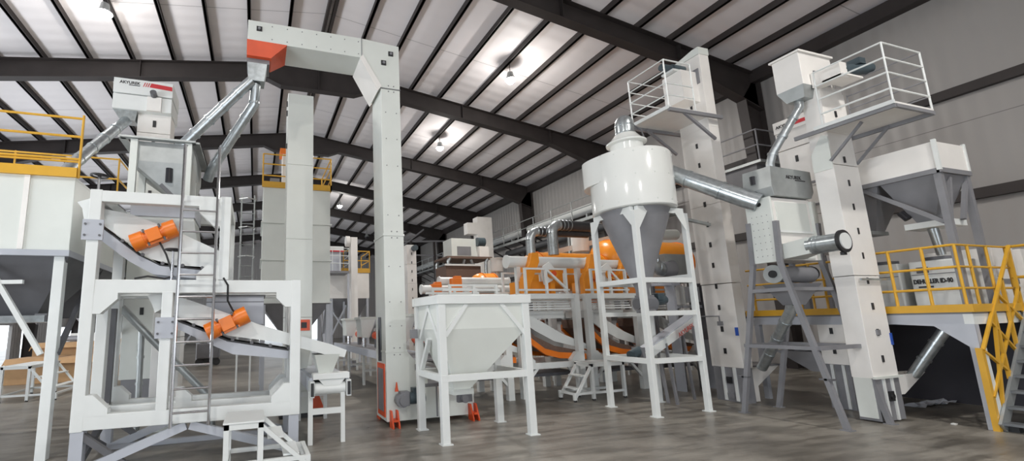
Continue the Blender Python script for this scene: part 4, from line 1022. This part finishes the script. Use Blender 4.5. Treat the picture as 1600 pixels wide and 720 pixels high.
# ================================================================== ORANGE SEPARATOR ROW
def sep(x0, x1, idx, label):
    """platform frame with a sloping orange edged screen"""
    y0 = 8.40
    f = thing('separator_stand', ((x0+x1)/2, y0, 0), label[0], 'machine frame', 'separator stands in the orange machine row')
    for x in (x0, x1):
        for y in (y0, 9.7): MB().box(x-.07,x+.07,y,y+.12,0,2.17).build('post', M_FRAME, f)
    for y in (y0+.06, 9.76):
        MB().bar((x0-.07,y,2.15),(x1+.07,y,2.15),.1,.11).build('rail', M_FRAME, f)
        MB().bar((x0-.07,y,.66),(x1+.07,y,.66),.1,.12).build('rail', M_FRAME, f)
    for x in (x0, x1):
        MB().bar((x,y0,2.15),(x,9.8,2.15),.1,.11).build('rail', M_FRAME, f); MB().bar((x,y0,.66),(x,9.8,.66),.1,.12).build('rail', M_FRAME, f)
    gus(f, x0+.07, .72, 1, 1, y0, L=.2, th=.12, c=.05); gus(f, x1-.07, .72, -1, 1, y0, L=.2, th=.12, c=.05)
    for x, s in ((x0, 1), (x1, -1)): MB().bar((x,y0+.06,.25),(x+s*.35,y0+.06,.62),.06,.06).build('brace', M_FRAME, f)
    L = x1-x0
    s_ = thing('separator_screen', (x0, y0+.15, 1.0), label[1], 'vibrating screen', 'sloping screens with orange edges')
    T_ = lambda pts: [(x0+u*L, z) for u, z in pts]
    top = T_([(.02,1.84),(.38,1.62),(.75,1.32),(1.24,1.04)]); bot = T_([(.02,1.66),(.28,1.40),(.6,1.16),(1.22,.94)])
    for y in (y0+.15, 9.45): MB().prism(top+bot[::-1], 'y', y, y+.03).build('side_wall', M_FRAME, s_)
    gt = T_([(.02,1.62),(.28,1.28),(.6,1.06),(1.15,.90)]); gb = T_([(.02,1.42),(.30,1.08),(.6,.90),(1.15,.82)])
    MB().prism(gt+gb[::-1], 'y', y0+.16, 9.46).build('screen_deck', M_BROWN, s_)
    for y in (y0+.12, 9.44):
        ot = T_([(.02,1.50),(.22,1.22),(.42,1.01),(.66,.92),(1.15,.86)]); ob = T_([(.02,1.36),(.22,1.08),(.42,.88),(.66,.79),(1.15,.74)])
        MB().prism(ot+ob[::-1], 'y', y, y+.06).build('bed_channel', M_ORANGE, s_, label='orange bed channel')
    MB().box(x0+.2*L,x0+1.1*L,y0+.3,9.4,.40,.46).build('under_tray', M_DGREY, s_)
    # aspiration hood and box work above
    h_ = thing('separator_hood', ((x0+x1)/2, 9.0, 2.2), label[2], 'machine hood', 'white box frames above the orange screens')
    HZ = 2.42 if idx == 3 else 2.8
    for y in (8.55, 9.5):
        MB().box(x0+.10,x1-.05,y,y+.05,2.28,2.32).build('rail', M_FRAME, h_); MB().box(x0+.25,x1-.1,y,y+.04,HZ-.04,HZ).build('rail', M_FRAME, h_)
        for x in (x0+.25, x0+.8, x1-.15): MB().box(x,x+.05,y,y+.05,2.2,HZ).build('post', M_FRAME, h_)
        if idx != 3: MB().bar((x0+.82,y+.02,2.78),(x1-.15,y+.02,2.35),.045,.045).build('brace', M_FRAME, h_)
    if idx != 3: MB().box(x0+.35,x1-.4,8.9,9.35,2.25,2.52).build('casing', M_AMBER, h_, label='orange casing')
    for k in range(5): MB().box(x0+.12,x1-.1,8.5+.03*k,8.53+.03*k,1.86+.055*k,1.89+.055*k).build('louvre', M_FRAME, h_)
    MB().box(x0+.12,x1-.12,8.75,9.4,1.66,1.84).build('feed_box', M_FRAME, h_)
    if idx < 3: MB().box(x0+.45,x1-.12,9.50,9.56,1.22,1.62).build('mesh_panel', M_RUST, h_)
    return f
sep(5.45, 6.93, 0, ('white stand of the left orange edged screen, just right of the white hopper', 'sloping screen with orange lower edge, the left one beside the white hopper', 'white box frame and brown casing above the left orange edged screen'))
sep(7.25, 8.66, 1, ('white stand of the middle orange edged screen, behind the cyclone stand', 'sloping screen with orange lower edge, the middle one behind the cyclone stand', 'white box frame and brown casing above the middle orange edged screen'))
sep(8.98, 10.5, 2, ('white stand of the last orange edged screen, close to the slotted elevator', 'sloping screen with orange lower edge, the last one by the slotted elevator', 'white box frame and brown casing above the last orange edged screen'))
sep(3.6, 5.1, 3, ('white stand of the orange edged screen hidden behind the white hopper', 'sloping screen with orange lower edge seen past the cone of the white hopper', 'white box frame showing over the rim of the white hopper'))

def white_duct(x0, x1, y, z, r, label):
    t = thing('air_duct', ((x0+x1)/2, y, z), label, 'duct')
    MB().tube((x0,y,z),(x1,y,z),r,n=24).build('duct_wall', M_FRAME, t)
    for x in (x0, x1): MB().tube((x-.012,y,z),(x+.012,y,z),r+.02,n=24).build('end_flange', M_FRAME, t)
    for x in (x0+.28, x1-.3): MB().box(x-.05,x+.05,y-.05,y+.05,2.17,z-r+.02).build('support_post', M_FRAME, t)
    return t
white_duct(5.53, 7.80, 9.0, 2.99, .135, 'long thick white duct above the left and middle orange screens')
white_duct(7.95, 8.98, 9.0, 2.97, .12, 'shorter thick white duct end seen left of the grey cyclone cone')
white_duct(4.75, 6.9, 11.2, 2.74, .11, 'white horizontal duct over the rim of the white hopper, upper one')
white_duct(4.15, 6.9, 11.0, 2.50, .11, 'greyish horizontal duct over the rim of the white hopper, lower one')
# orange brackets: plate like arms with a bearing
def bracket(x, y, z, s, label, m=M_AMBER, leg=False):
    t = thing('duct_bracket', (x, y, z), label, 'shaker drive', 'orange brackets under the ducts')
    MB().prism([(x-.02,z+.20),(x+.16,z+.20),(x+.17,z-.02),(x+.02,z-.30),(x-.10,z-.55),(x-.16,z-.75),(x-.30,z-.78),(x-.30,z-.40),(x-.12,z-.10)], 'y', y-.06, y+.08).build('arm_plate', m, t, bevel=.01)
    MB().tube((x+.42,y-.22,z-.30),(x+.42,y-.06,z-.30),.11,n=20).build('bearing_ring', m, t)
    MB().tube((x+.42,y-.24,z-.30),(x+.42,y-.22,z-.30),.06,n=16).build('bearing_cap', M_REDOR, t)
    MB().prism([(x+.22,z-.12),(x+.40,z-.02),(x+.54,z-.18),(x+.46,z-.45),(x+.24,z-.55),(x+.16,z-.32)], 'y', y-.11, y-.07).build('shield', M_FRAME, t)
    MB().box(x+.44,x+.56,y-.04,y+.08,z-.88,z-.38).build('arm_leg', m, t)
    if leg: MB().box(x-.14,x+.16,y-.10,y+.06,z-.30,z+.14).build('bracket_block', m, t, bevel=.02)
    if leg: MB().box(x-.28,x-.18,y-.05,y+.07,0,z-.7).build('support_post', M_FRAME, t)
    return t
bracket(6.08, 8.80, 2.98, 1, 'left orange arm clasping the long white duct')
bracket(7.75, 8.80, 2.98, 1, 'orange arm at the joint between the long and the short white duct')
bracket(8.75, 8.80, 2.98, 1, 'orange arm at the right end of the short white duct, beside the grey cone')
bracket(4.95, 10.6, 2.62, 1, 'orange bracket block above the middle of the white hopper rim', M_ORANGE, True)
bracket(4.55, 11.0, 2.50, 1, 'small orange bracket block above the left corner of the white hopper', M_ORANGE, True)
# orange stub pipe
t = thing('orange_pipe', (8.08, 9.3, 2.0), 'upright orange pipe with a slanted top between the two white ducts', 'pipe')
MB().tube((8.08,9.3,2.0),(8.10,9.3,2.60),.15,n=24).path([(8.10,9.3,2.60),(8.14,9.32,2.74),(8.22,9.36,2.82)], .15, 24).build('pipe_wall', M_ORANGE, t)
MB().tube((8.09,9.3,2.26),(8.09,9.3,2.29),.165,n=24).build('joint_ring', M_REDOR, t)
# orange drums
def drum(x0, x1, y, z, r, label):
    t = thing('orange_drum', ((x0+x1)/2, y, z-r), label, 'separator drum', 'large orange drums in the back row')
    prof = []
    n = 28; b_ = MB(); rings = []
    for k in range(7):
        u = k/6*PI/2; rings.append((x0+.35*(1-math.sin(u)), r*math.sin(u) if k else .02))
    rings = [(x0+.4*(1-math.cos(u_*PI/12)), max(.02, r*math.sin(u_*PI/12))) for u_ in range(0, 7)]
    rings.append((x1, r))
    b_.loft([[V((x, y+rr*math.cos(2*PI*i/n), z+rr*math.sin(2*PI*i/n))) for i in range(n)] for x, rr in rings], smooth=True)
    b_.build('drum_shell', M_AMBER, t)
    for x in (x0+.42, x1-.05): MB().tube((x-.012,y,z),(x+.012,y,z),r+.02,n=28).build('drum_band', M_ORANGE, t)
    for x in (x0+.5, x1-.3):
        for yy in (y-.35, y+.3): MB().box(x,x+.08,yy,yy+.06,0,z-r*.8).build('leg', M_FRAME, t)
    return t
drum(7.15, 9.75, 10.8, 2.98, .56, 'orange drum with rounded end, lower one behind the long white duct')
drum(9.80, 13.0, 10.9, 3.32, .68, 'largest orange drum, rising behind the grey cyclone cone')
drum(6.85, 7.75, 13.5, 2.82, .42, 'small distant orange dome above the pair of thin white ducts')
t = thing('sloping_duct', (9.5, 11.75, 3.7), 'white square duct sloping up behind the orange drums', 'duct')
MB().bar((8.0,11.75,3.50),(11.4,11.75,4.31),.14,.16).build('duct_wall', M_FRAME, t)
t = thing('vent_cylinder', (9.88, 11.6, 3.75), 'short white upright cylinder above the joint of the orange drums', 'vent')
MB().tube((9.88,11.6,3.75),(9.88,11.6,4.28),.27,n=28).build('shell', M_FRAME, t); MB().tube((9.88,11.6,4.27),(9.88,11.6,4.30),.285,n=28).build('rim', M_WHITE, t)
t = thing('vent_cylinder', (8.21, 14, 0), 'white upright cylinder further back over the small orange dome', 'vent')
MB().tube((8.21,14,3.36),(8.21,14,3.82),.22,n=28).build('shell', M_FRAME, t); MB().tube((8.21,14,3.82),(8.21,14,3.85),.235,n=28).build('rim', M_WHITE, t)
MB().tube((8.21,14,0),(8.21,14,3.37),.06,n=12).build('support_pipe', M_FRAME, t)
def elbow_duct(x, y, z0, z1, run, r, label):
    t = thing('elbow_duct', (x, y, z0), label, 'duct', 'shiny elbows of the exhaust ducts')
    MB().tube((x,y,z0),(x,y,z1-.25),r,n=20).build('riser', M_GALV, t)
    pts = [(x+.25*(1-math.cos(a)), y, z1-.25+.25*math.sin(a)) for a in [k*PI/12 for k in range(7)]]
    MB().path(pts, r, 20).build('bend', M_GALV, t)
    MB().tube((x+.25,y,z1),(x+run,y,z1),r*.98,n=20).build('dark_run', M_DARKPIPE, t)
    for k in range(4):
        xx = x+.22+.12*k; MB().torus((xx,y,z1), r, .012, 'x', 20, 6).build('clamp_ring', M_GALV, t)
    return t
elbow_duct(7.05, 10.2, 3.35, 4.02, 1.9, .12, 'shiny galvanised elbow at the left, turning right into a dark duct')
elbow_duct(7.62, 10.0, 3.35, 4.18, 1.3, .14, 'shiny galvanised elbow at the right and a little larger, over the orange drum')
# fan box in the cyclone stand
t = thing('fan_box', (9.5, 8.1, 2.4), 'grey sheet fan box with a shiny bend, seen through the cyclone stand', 'fan')
MB().box(9.15,9.95,7.95,8.5,2.42,3.10).build('housing', M_GALVD, t, bevel=.006)
MB().elbow((8.78,8.0,3.3),(8.78,8.0,2.72),(9.18,8.0,2.72),.15,n=20,seg=9).build('bend', M_GALV, t)
for (x, z) in ((8.79,3.1),(8.83,2.95),(8.93,2.80),(9.08,2.74)): MB().torus((x,8.0,z), .155, .012, 'z' if z > 3 else 'x').build('clamp_ring', M_GALV, t)
MB().tube((9.1,8.0,2.74),(9.35,7.94,2.74),.17,.20,n=20).build('inlet', M_GREY, t)
for (x, y) in ((9.2,8.0),(9.88,8.0),(9.2,8.42),(9.88,8.42)): MB().box(x,x+.06,y,y+.06,0,2.42).build('leg', M_GREY, t)
t = thing('control_machine', (9.7, 8.0, 1.2), 'dark grey boxed machine behind the cyclone stand, below the fan box', 'machine')
MB().box(9.35,9.8,7.7,7.94,1.95,2.30).build('cabinet', M_GREYP, t); MB().box(9.3,9.34,7.7,7.9,1.9,2.32).build('door_edge', M_FRAME, t)
MB().box(9.84,10.02,7.6,7.9,1.1,2.38).build('side_frame', M_DGREY, t)
for k, (xx, zz) in enumerate(((8.95,2.36),(9.6,1.85),(9.3,1.45))): MB().box(xx-.35,xx+.3,7.72,7.9,zz-.03,zz+.03).build('shelf', M_GREYP, t)
MB().box(9.0,9.06,7.7,7.9,0,2.4).box(9.95,10.01,7.7,7.9,0,1.1).build('leg', M_GREYP, t)
t = thing('white_duct_motor', (9.3, 8.8, 3.6), 'white box duct and red fan beside the slotted elevator, upper right of the stand', 'fan')
MB().tube((9.2,8.3,3.62),(10.0,8.3,3.66),.13,n=20).build('duct_wall', M_WHITE, t)
MB().box(9.0,9.35,8.6,8.9,3.2,3.5).tube((9.15,8.55,3.3),(9.15,8.7,3.3),.12,n=16).build('fan', M_REDOR, t)
MB().box(10.02,10.35,8.2,8.5,2.5,3.1).build('red_box', M_REDOR, t)

# ================================================================== LONG GREY BELT TABLE WITH CHUTE CABINETS
t = thing('long_belt_table', (3.2, 13, 0), 'long grey belt table running away down the aisle behind the white column', 'conveyor')
MB().box(2.86,3.56,8.0,16.9,.93,.96).build('belt', M_BELT, t)
for x in (2.82, 3.56): MB().box(x,x+.045,7.9,16.9,.80,.98).build('side_channel', M_GREYP, t)
for y in (8.2,10.2,12.2,14.2,16.2):
    for x in (2.83, 3.52): MB().box(x,x+.06,y,y+.05,0,.80).build('leg', M_FRAME, t)
    MB().box(2.83,3.58,y,y+.05,.35,.41).build('cross_bar', M_FRAME, t)
first = None
for k, (y, lab) in enumerate(((15.2,'white chute cabinet with orange motor on the belt table, farther one left of the column'),(12.9,'white chute cabinet with orange motor on the belt table, nearer one left of the column'),(9.4,'chute cabinet with orange motor on the belt table, right of the tall white column'))):
    if first is None:
        c = thing('chute_cabinet', (3.3,y,.97), lab, 'chute', 'chute cabinets on the long belt table'); first = c
        for yy in (y, y+.6): MB().prism([(2.93,1.80),(3.40,1.80),(3.20,1.24),(2.99,1.24)], 'y', yy, yy+.05).build('side_sheet', M_FRAME, c)
        MB().box(2.90,3.44,y-.02,y+.68,1.78,1.84).build('top_sheet', M_WHITE, c)
        MB().bar((3.42,y+.32,1.77),(3.13,y+.32,1.20),.62,.05).build('chute', M_GREYP, c)
        MB().box(2.96,2.98,y+.02,y+.62,1.26,1.78).build('front_sheet', M_WHITE, c)
        MB().tube((3.10,y+.25,1.26),(3.10,y+.25,.965),.06,n=12).build('drop_tube', M_CHROME, c)
        MB().tube((3.36,y-.36,1.30),(3.36,y-.08,1.30),.11,n=18).build('motor', M_REDOR, c, label='red orange motor')
        MB().tube((3.34,y-.30,1.46),(3.34,y-.14,1.46),.06,n=14).build('motor_fan_cover', M_CHROME, c)
        MB().box(3.31,3.41,y-.3,y-.14,.965,1.20).build('motor_mount', M_DGREY, c)
    else: copy_tree(first, (3.3,y,.97), lab)

# ================================================================== BACKGROUND TOWERS
e = thing('bucket_elevator', (.77, 8.8, 0), 'plain grey white square tower in front of the tall white tank, left of the column', 'elevator')
casing(e, .52, 1.02, 8.60, 9.1, .3, 6.28, 4, M_WHITE)
MB().box(.50,1.04,8.56,9.6,.08,.40).build('boot', M_WHITE, e)
MB().prism([(1.04,.02),(1.30,.02),(1.14,.42),(1.04,.42)], 'y', 8.66, 8.76).build('foot', M_REDOR, e)
MB().prism([(1.04,.02),(1.30,.02),(1.14,.42),(1.04,.42)], 'y', 9.4, 9.5).build('foot', M_REDOR, e)
MB().box(.45,1.30,8.55,9.6,.0,.07).build('base_plate', M_BLACK, e)
MB().box(.76,.98,8.585,8.60,1.55,1.75).build('orange_hatch', M_REDOR, e); MB().box(.82,.92,8.575,8.585,1.60,1.70).build('hatch_window', M_BLACK, e)
for z in (5.9, 6.1, 5.2): MB().box(.50,.52,8.7,8.74,z-.05,z+.05).build('inspection_slot', M_BLACK, e)
t = thing('tall_tank', (1.0, 12.8, 0), 'tall white panelled tank with yellow guard rail on top, mid left', 'tank')
for z0, z1 in ((2.25,3.35),(3.37,4.35),(4.37,5.32)):
    MB().box(.12,1.90,12.0,13.8,z0,z1).build('tank_panel', M_WHITE, t, bevel=.01)
    MB().box(.08,1.94,11.96,13.84,z0-.03,z0+.01).build('stiffener', M_WHITE, t)
MB().box(.72,.78,11.97,12.0,2.3,5.3).build('joint_strip', M_WHITE2, t)
MB().loft([[(.12,12,2.22),(1.9,12,2.22),(1.9,13.8,2.22),(.12,13.8,2.22)],[(.8,12.7,1.25),(1.2,12.7,1.25),(1.2,13.1,1.25),(.8,13.1,1.25)]], caps=False).build('cone', M_GREY, t)
for (x, y) in ((.14,12.02),(1.80,12.02),(.14,13.7),(1.80,13.7)): MB().box(x,x+.10,y,y+.10,0,2.25).build('leg', M_GREYP, t)
for (p, q) in (((1.84,12.1,2.2),(1.84,13.6,.6)),((1.84,13.6,2.2),(1.84,12.1,.6)),((.2,12.05,2.2),(.2,13.6,.6))): MB().bar(p, q, .06, .06).build('brace', M_GREYP, t)
MB().box(.08,1.94,11.96,12.0,5.32,5.48).box(1.90,1.94,11.96,13.8,5.32,5.48).build('deck_edge', M_YELLOW, t)
railing(None, t, [(.10,11.98),(1.92,11.98),(1.92,13.8)], 5.4, .85, (.85,.57,.25), .018, M_YELLOW, [(.10,11.98),(1.0,11.98),(1.92,11.98),(1.92,13.8)], 'guard_rail', 'guard_post')
MB().box(.62,.90,12.4,12.8,5.35,6.5).build('vent_pipe', M_WHITE2, t); MB().box(.55,.95,12.35,12.85,6.45,6.60).build('vent_head', M_ORANGE, t)
MB().box(.30,.55,12.5,12.7,5.35,5.75).build('valve_box', M_GREY, t)
for x in (-.05, .03):
    pass
la = thing('tank_ladder', (-.15, 12.2, 0), 'caged white ladder climbing the left side of the tall white tank', 'ladder')
for x in (-.42, -.10): MB().tube((x,12.1,1.6),(x,12.1,5.1),.018,n=8).build('side_rail', M_GALVD, la)
for k in range(12): MB().tube((-.42,12.1,1.8+.28*k),(-.10,12.1,1.8+.28*k),.011,n=6).build('rung', M_GALVD, la)
for k in range(4): MB().path([(-.42,12.1,4.9-.75*k),(-.46,11.8,4.9-.75*k),(-.26,11.65,4.9-.75*k),(-.06,11.8,4.9-.75*k),(-.10,12.1,4.9-.75*k)], .012, 6).build('cage_hoop', M_GALVD, la)
for x in (-.42,-.10): MB().box(x-.02,x+.02,12.1,12.14,0,1.6).build('leg', M_FRAME, la)
t = thing('small_tank', (3.6, 18.6, 0), 'distant cream tank with dark cones and yellow rail, in the gap left of the column', 'tank')
MB().box(2.85,4.48,18.0,19.6,2.68,3.72).build('tank_panel', M_WHITE2, t, bevel=.01)
for xa in (2.87, 3.67): MB().loft([[(xa,18,2.68),(xa+.8,18,2.68),(xa+.8,19.6,2.68),(xa,19.6,2.68)],[(xa+.3,18.6,1.95),(xa+.5,18.6,1.95),(xa+.5,18.9,1.95),(xa+.3,18.9,1.95)]], caps=False).build('cone', M_GREY, t)
for (x, y) in ((2.87,18.0),(4.36,18.0),(2.87,19.5),(4.36,19.5)): MB().box(x,x+.09,y,y+.09,0,2.68).build('leg', M_GREYP, t)
MB().bar((2.9,18.0,1.2),(3.5,18.0,2.4),.06,.06).bar((2.9,18.0,2.2),(3.6,18.0,1.2),.05,.05).build('brace', M_GREYP, t)
MB().box(2.85,4.50,17.97,18.0,3.74,3.92).build('deck_edge', M_YELLOW, t)
railing(None, t, [(3.4,17.98),(4.5,17.98),(4.5,19.5)], 3.74, .9, (.9,.5), .02, M_YELLOW, None, 'guard_rail', 'guard_post')
e = thing('bucket_elevator', (3.75, 17.4, 0), 'slender distant cream elevator with a rounded head in front of the small tank', 'elevator')
casing(e, 3.58, 3.84, 17.3, 17.7, .3, 5.1, 2)
MB().tube((3.56,17.5,4.95),(3.40,17.5,4.95),.22,n=20).build('head_drum', M_WHITE2, e); MB().box(3.6,3.82,17.32,17.68,0,.3).build('boot', M_GREY, e)
e = thing('caged_head', (3.0, 17.5, 3.7), 'distant white machine head with round cage railing, left of the slender elevator', 'machine')
MB().box(2.70,3.30,17.4,18.0,4.55,4.72).build('head_cover', M_FRAME, e); MB().box(2.75,3.2,17.45,17.9,3.7,4.55).build('casing', M_GREYP, e); MB().box(2.7,3.3,17.38,17.4,4.50,4.55).build('red_stripe', M_RED, e)
MB().box(2.55,3.45,17.1,18.2,3.62,3.70).build('platform_floor', M_GREY, e)
railing(None, e, [(2.55,17.1),(3.45,17.1),(3.45,18.2)], 3.7, .9, (.9,.6,.3), .012, M_FRAME, [(2.55,17.1),(2.8,17.1),(3.1,17.1),(3.45,17.1)], 'guard_rail', 'guard_post')
for (x, y) in ((2.6,17.15),(3.4,17.15),(2.6,18.1),(3.4,18.1)): MB().box(x,x+.07,y,y+.07,0,3.62).build('leg', M_GREYP, e)
e = thing('bucket_elevator', (4.95, 14.2, 0), 'white slotted elevator seen directly right of the tall white column', 'elevator')
casing(e, 4.80, 5.14, 14.0, 14.4, .3, 4.25, 6)
MB().box(4.82,5.12,14.02,14.38,0,.3).build('boot', M_GREY, e)
for k in range(11): MB().box(4.96,4.98,13.985,14.0,.9+.3*k,.98+.3*k).build('inspection_slot', M_BLACK, e)
MB().tube((5.05,13.8,4.12),(5.05,13.98,4.12),.10,n=16).build('motor', M_MOTOR, e)
# machine on a stand at mid distance
t = thing('raised_machine', (8.4, 17.3, 0), 'pale green white boxed machine with a motor on a raised stand, above the white hopper', 'machine')
MB().box(7.85,9.05,17.0,17.9,4.38,5.15).build('casing', M_WHITE, t, bevel=.01)
MB().box(8.1,8.75,16.985,17.0,4.42,4.80).build('grille', M_GREY, t)
MB().tube((9.0,16.9,5.0),(9.35,16.9,5.0),.19,n=18).build('motor', M_MOTOR, t)
MB().box(9.05,9.5,16.8,17.3,4.35,4.80).build('drive_box', M_WHITE2, t)
MB().box(7.5,9.6,16.7,18.1,4.24,4.33).build('platform_floor', M_BROWN, t)
for (x, y) in ((7.55,16.75),(9.3,16.75),(7.55,18.0),(9.3,18.0)): MB().path([(x,y,0),(x,y,4.1),(x+.08,y,4.25)], .07, 10).build('leg', M_GALV, t)
MB().bar((7.6,16.75,2.2),(8.3,16.75,4.2),.08,.08).bar((9.3,16.75,2.4),(8.6,16.75,4.2),.08,.08).build('brace', M_GALV, t)
t = thing('brown_panel_machine', (8.3, 16.0, 0), 'brown panelled machine behind the thin white ducts', 'machine')
MB().box(6.75,8.2,15.2,16.2,2.6,3.72).build('panel', M_BROWN, t); MB().box(6.7,8.25,15.15,15.2,3.72,3.78).build('top_pipe', M_FRAME, t)
for x in (6.8, 8.1):
    for y in (15.25, 16.1): MB().box(x,x+.08,y,y+.08,0,2.6).build('leg', M_FRAME, t)
e = thing('bucket_elevator', (13.3, 24, 0), 'distant pale square elevator top against the wall, left of the catwalk', 'elevator')
MB().box(12.9,13.9,24.0,24.6,0,8.0).build('casing', M_WHITE2, e); MB().box(12.2,12.9,24.0,24.5,6.9,7.6).build('head_box', M_WHITE2, e); MB().box(12.4,12.9,24.0,24.5,5.9,6.4).build('head_box', M_WHITE2, e)
t = thing('roof_gallery', (11.5, 30, 0), 'dark steel lattice gallery high at the far right, beyond the distant elevator', 'gantry')
for x in (10.4, 12.2): MB().box(x,x+.15,29.5,29.65,0,7.4).build('post', M_STEEL, t)
MB().bar((8.5,29.6,7.3),(13.5,29.6,7.5),.12,.12).bar((9.0,29.6,6.4),(13.5,29.6,6.4),.10,.10).bar((9.0,29.6,6.4),(11.5,29.6,8.3),.1,.1).build('beam', M_GREY, t)

# catwalk along the right wall
t = thing('wall_catwalk', (14.9, 24, 6.2), 'long steel catwalk with thin railing high along the right wall', 'catwalk')
CW0, CW1 = 12.6, 44.0
MB().box(14.42,15.3,CW0,CW1,6.14,6.20).build('walkway', M_GREY, t)
MB().bar((14.42,CW0,6.17),(14.42,CW1,6.17),.05,.14).build('edge_beam', M_GALVD, t)
for lv in (1.0, .55): MB().tube((14.42,CW0,6.2+lv),(14.42,CW1,6.2+lv),.024,n=8).build('guard_rail', M_GALVD, t)
y = CW0
while y <= CW1+.1:
    MB().tube((14.42,y,6.2),(14.42,y,7.2),.024,n=8).build('guard_post', M_GALVD, t)
    MB().bar((14.42,y,6.12),(15.8,y,5.45),.06,.06).build('wall_bracket', M_STEEL, t); y += 1.57
t = thing('wall_landing', (15.2, 9.9, 6.3), 'short railed landing of grey steel on the wall, right of the cyclone', 'platform')
MB().box(14.7,15.80,9.0,10.5,6.28,6.36).build('walkway', M_GALVD, t)
railing(None, t, [(15.6,9.05),(14.75,9.05),(14.75,10.45)], 6.36, 1.0, (1.0,.5), .022, M_GREY, None, 'guard_rail', 'guard_post')
MB().box(14.8,15.8,9.2,10.2,5.6,6.28).build('support_box', M_DGREY, t)
t = thing('wall_pipe', (15.3, 26, 6.7), 'thick white pipe running along the wall behind the catwalk railing', 'pipe')
MB().tube((15.5,12.4,6.95),(15.5,44,6.95),.24,n=20).build('pipe_wall', M_FRAME, t)
for k in range(9): MB().tube((15.5,13+3.4*k,6.95),(15.5,13.08+3.4*k,6.95),.27,n=20).build('joint_ring', M_WHITE, t)
for k in range(9): MB().box(15.4,15.6,14+3.4*k,14.1+3.4*k,6.2,6.75).build('pipe_support', M_GALVD, t)
t = thing('machine_under_catwalk', (14.9, 17, 5), 'dark ducting hung below the catwalk', 'duct')
MB().tube((14.9,12.8,5.7),(14.9,24,5.7),.20,n=16).build('duct_wall', M_DARKPIPE, t)
for y in (14, 18, 22): MB().tube((14.9,y,5.88),(14.9,y,6.15),.02,n=6).build('hanger', M_STEEL, t)
MB().bar((14.42,17.6,6.1),(14.0,17.2,4.0),.10,.10).bar((14.42,17.6,6.1),(15.0,18.6,4.6),.10,.10).build('strut', M_GALVD, t)

# ================================================================== CARDBOARD, CLUTTER, FAR THINGS
def carton(x0, x1, y0, y1, h, label, flap=0):
    t = thing('cardboard_box', ((x0+x1)/2,(y0+y1)/2,0), label, 'box', 'cardboard boxes by the left wall')
    MB().box(x0,x1,y0,y1,0,h).build('carton', M_CARD, t, bevel=.01)
    MB().box((x0+x1)/2-.04,(x0+x1)/2+.04,y0-.004,y1+.004,h-.02,h+.004).build('tape', M_BROWN, t)
    MB().bar((x0,y0,h),(x0-.0,y0-.25,h+.12 if flap else h-.25),.02,x1-x0 if 0 else .02).build('flap_edge', M_CARD, t)
    MB().loft([[(x0,y0-.002,h),(x1,y0-.002,h),(x1,y0-.012,h),(x0,y0-.012,h)],[(x0+.05,y0-.22,h-.16),(x1-.05,y0-.22,h-.16),(x1-.05,y0-.23,h-.17),(x0+.05,y0-.23,h-.17)]]).build('flap', M_CARD, t)
    return t
carton(-7.5, -4.9, 17.6, 19.0, .80, 'long low cardboard box on the floor behind the silo leg')
carton(-7.4, -5.3, 19.1, 20.4, 1.25, 'taller cardboard box standing behind the long low one')
carton(-4.7, -2.9, 19.0, 20.2, .75, 'smaller cardboard box at the right of the row')
carton(-5.0, -3.1, 20.3, 21.6, 1.3, 'upright cardboard box at the back right of the row')
t = thing('foam_sheets', (-6.0, 21.4, 0), 'stack of white wrapped sheets lying behind the cardboard boxes', 'stack')
MB().box(-7.2,-3.3,21.75,23.0,0,1.55).build('sheets', M_PAPER, t, bevel=.02)
t = thing('foam_roll', (-6.4, 19.8, 1.26), 'grey roll lying across the top of the taller cardboard box', 'roll')
MB().tube((-6.9,20.0,1.37),(-6.0,19.6,1.37),.1,n=16).build('roll', M_GREY, t)
MB().tube((-6.0,19.6,1.37),(-5.99,19.595,1.37),.04,n=12).build('core', M_CARD, t)
m = thing('parked_machine', (-1.9, 22.0, 0), 'dark machine with a red part far down the aisle between the frame posts', 'machine')
MB().box(-2.4,-1.5,21.6,22.6,.3,.95).build('body', M_DGREY, m, bevel=.04); MB().tube((-1.8,21.55,1.05),(-1.5,21.55,1.05),.18,n=16).build('red_part', M_RED, m)
for x in (-2.3,-1.6): MB().tube((x,21.7,.16),(x,21.8,.16),.16,n=16).build('wheel', M_BLACK, m)
MB().box(-2.35,-1.55,21.8,22.4,.12,.32).build('chassis', M_BLACK, m)
for (x, y, w_, lab) in ((-6.5,27,1.3,'grey boxed machine on legs, leftmost of the far row seen under the silo'),(-3.9,25,1.2,'grey framed machine on legs in the far row, between the cartons and the white tank'),(-1.0,27,1.4,'grey framed machine on legs, far row beside the tall white tank')):
    m = thing('framed_machine', (x, y, 0), lab, 'machine')
    MB().box(x,x+w_,y,y+1.2,1.9,2.8).build('casing', M_GREYP, m, bevel=.02)
    MB().hopper((x,x+w_,y,y+1.2,1.9),(x+w_/2-.2,x+w_/2+.2,y+.4,y+.8,1.2)).build('cone', M_GREY, m)
    for (xx, yy) in ((x,y),(x+w_-.12,y),(x,y+1.08),(x+w_-.12,y+1.08)): MB().box(xx,xx+.12,yy,yy+.12,0,1.9).build('leg', M_GREYP, m)
    MB().bar((x+.06,y,.1),(x+w_-.06,y,1.8),.08,.08).build('brace', M_GREYP, m)
for (x, y, s_, lab) in ((2.52,6.86,.05,'small white scrap of paper on the floor by the column foot'),(9.62,3.95,.05,'small white scrap on the floor near the right elevator foot')):
    b = MB().prism([(x,y),(x+s_*1.7,y+.01),(x+s_*1.8,y+s_),(x+.01,y+s_*.9)], 'z', .001, .012); b.build('paper_scrap', M_PAPER, None, lab, 'litter')
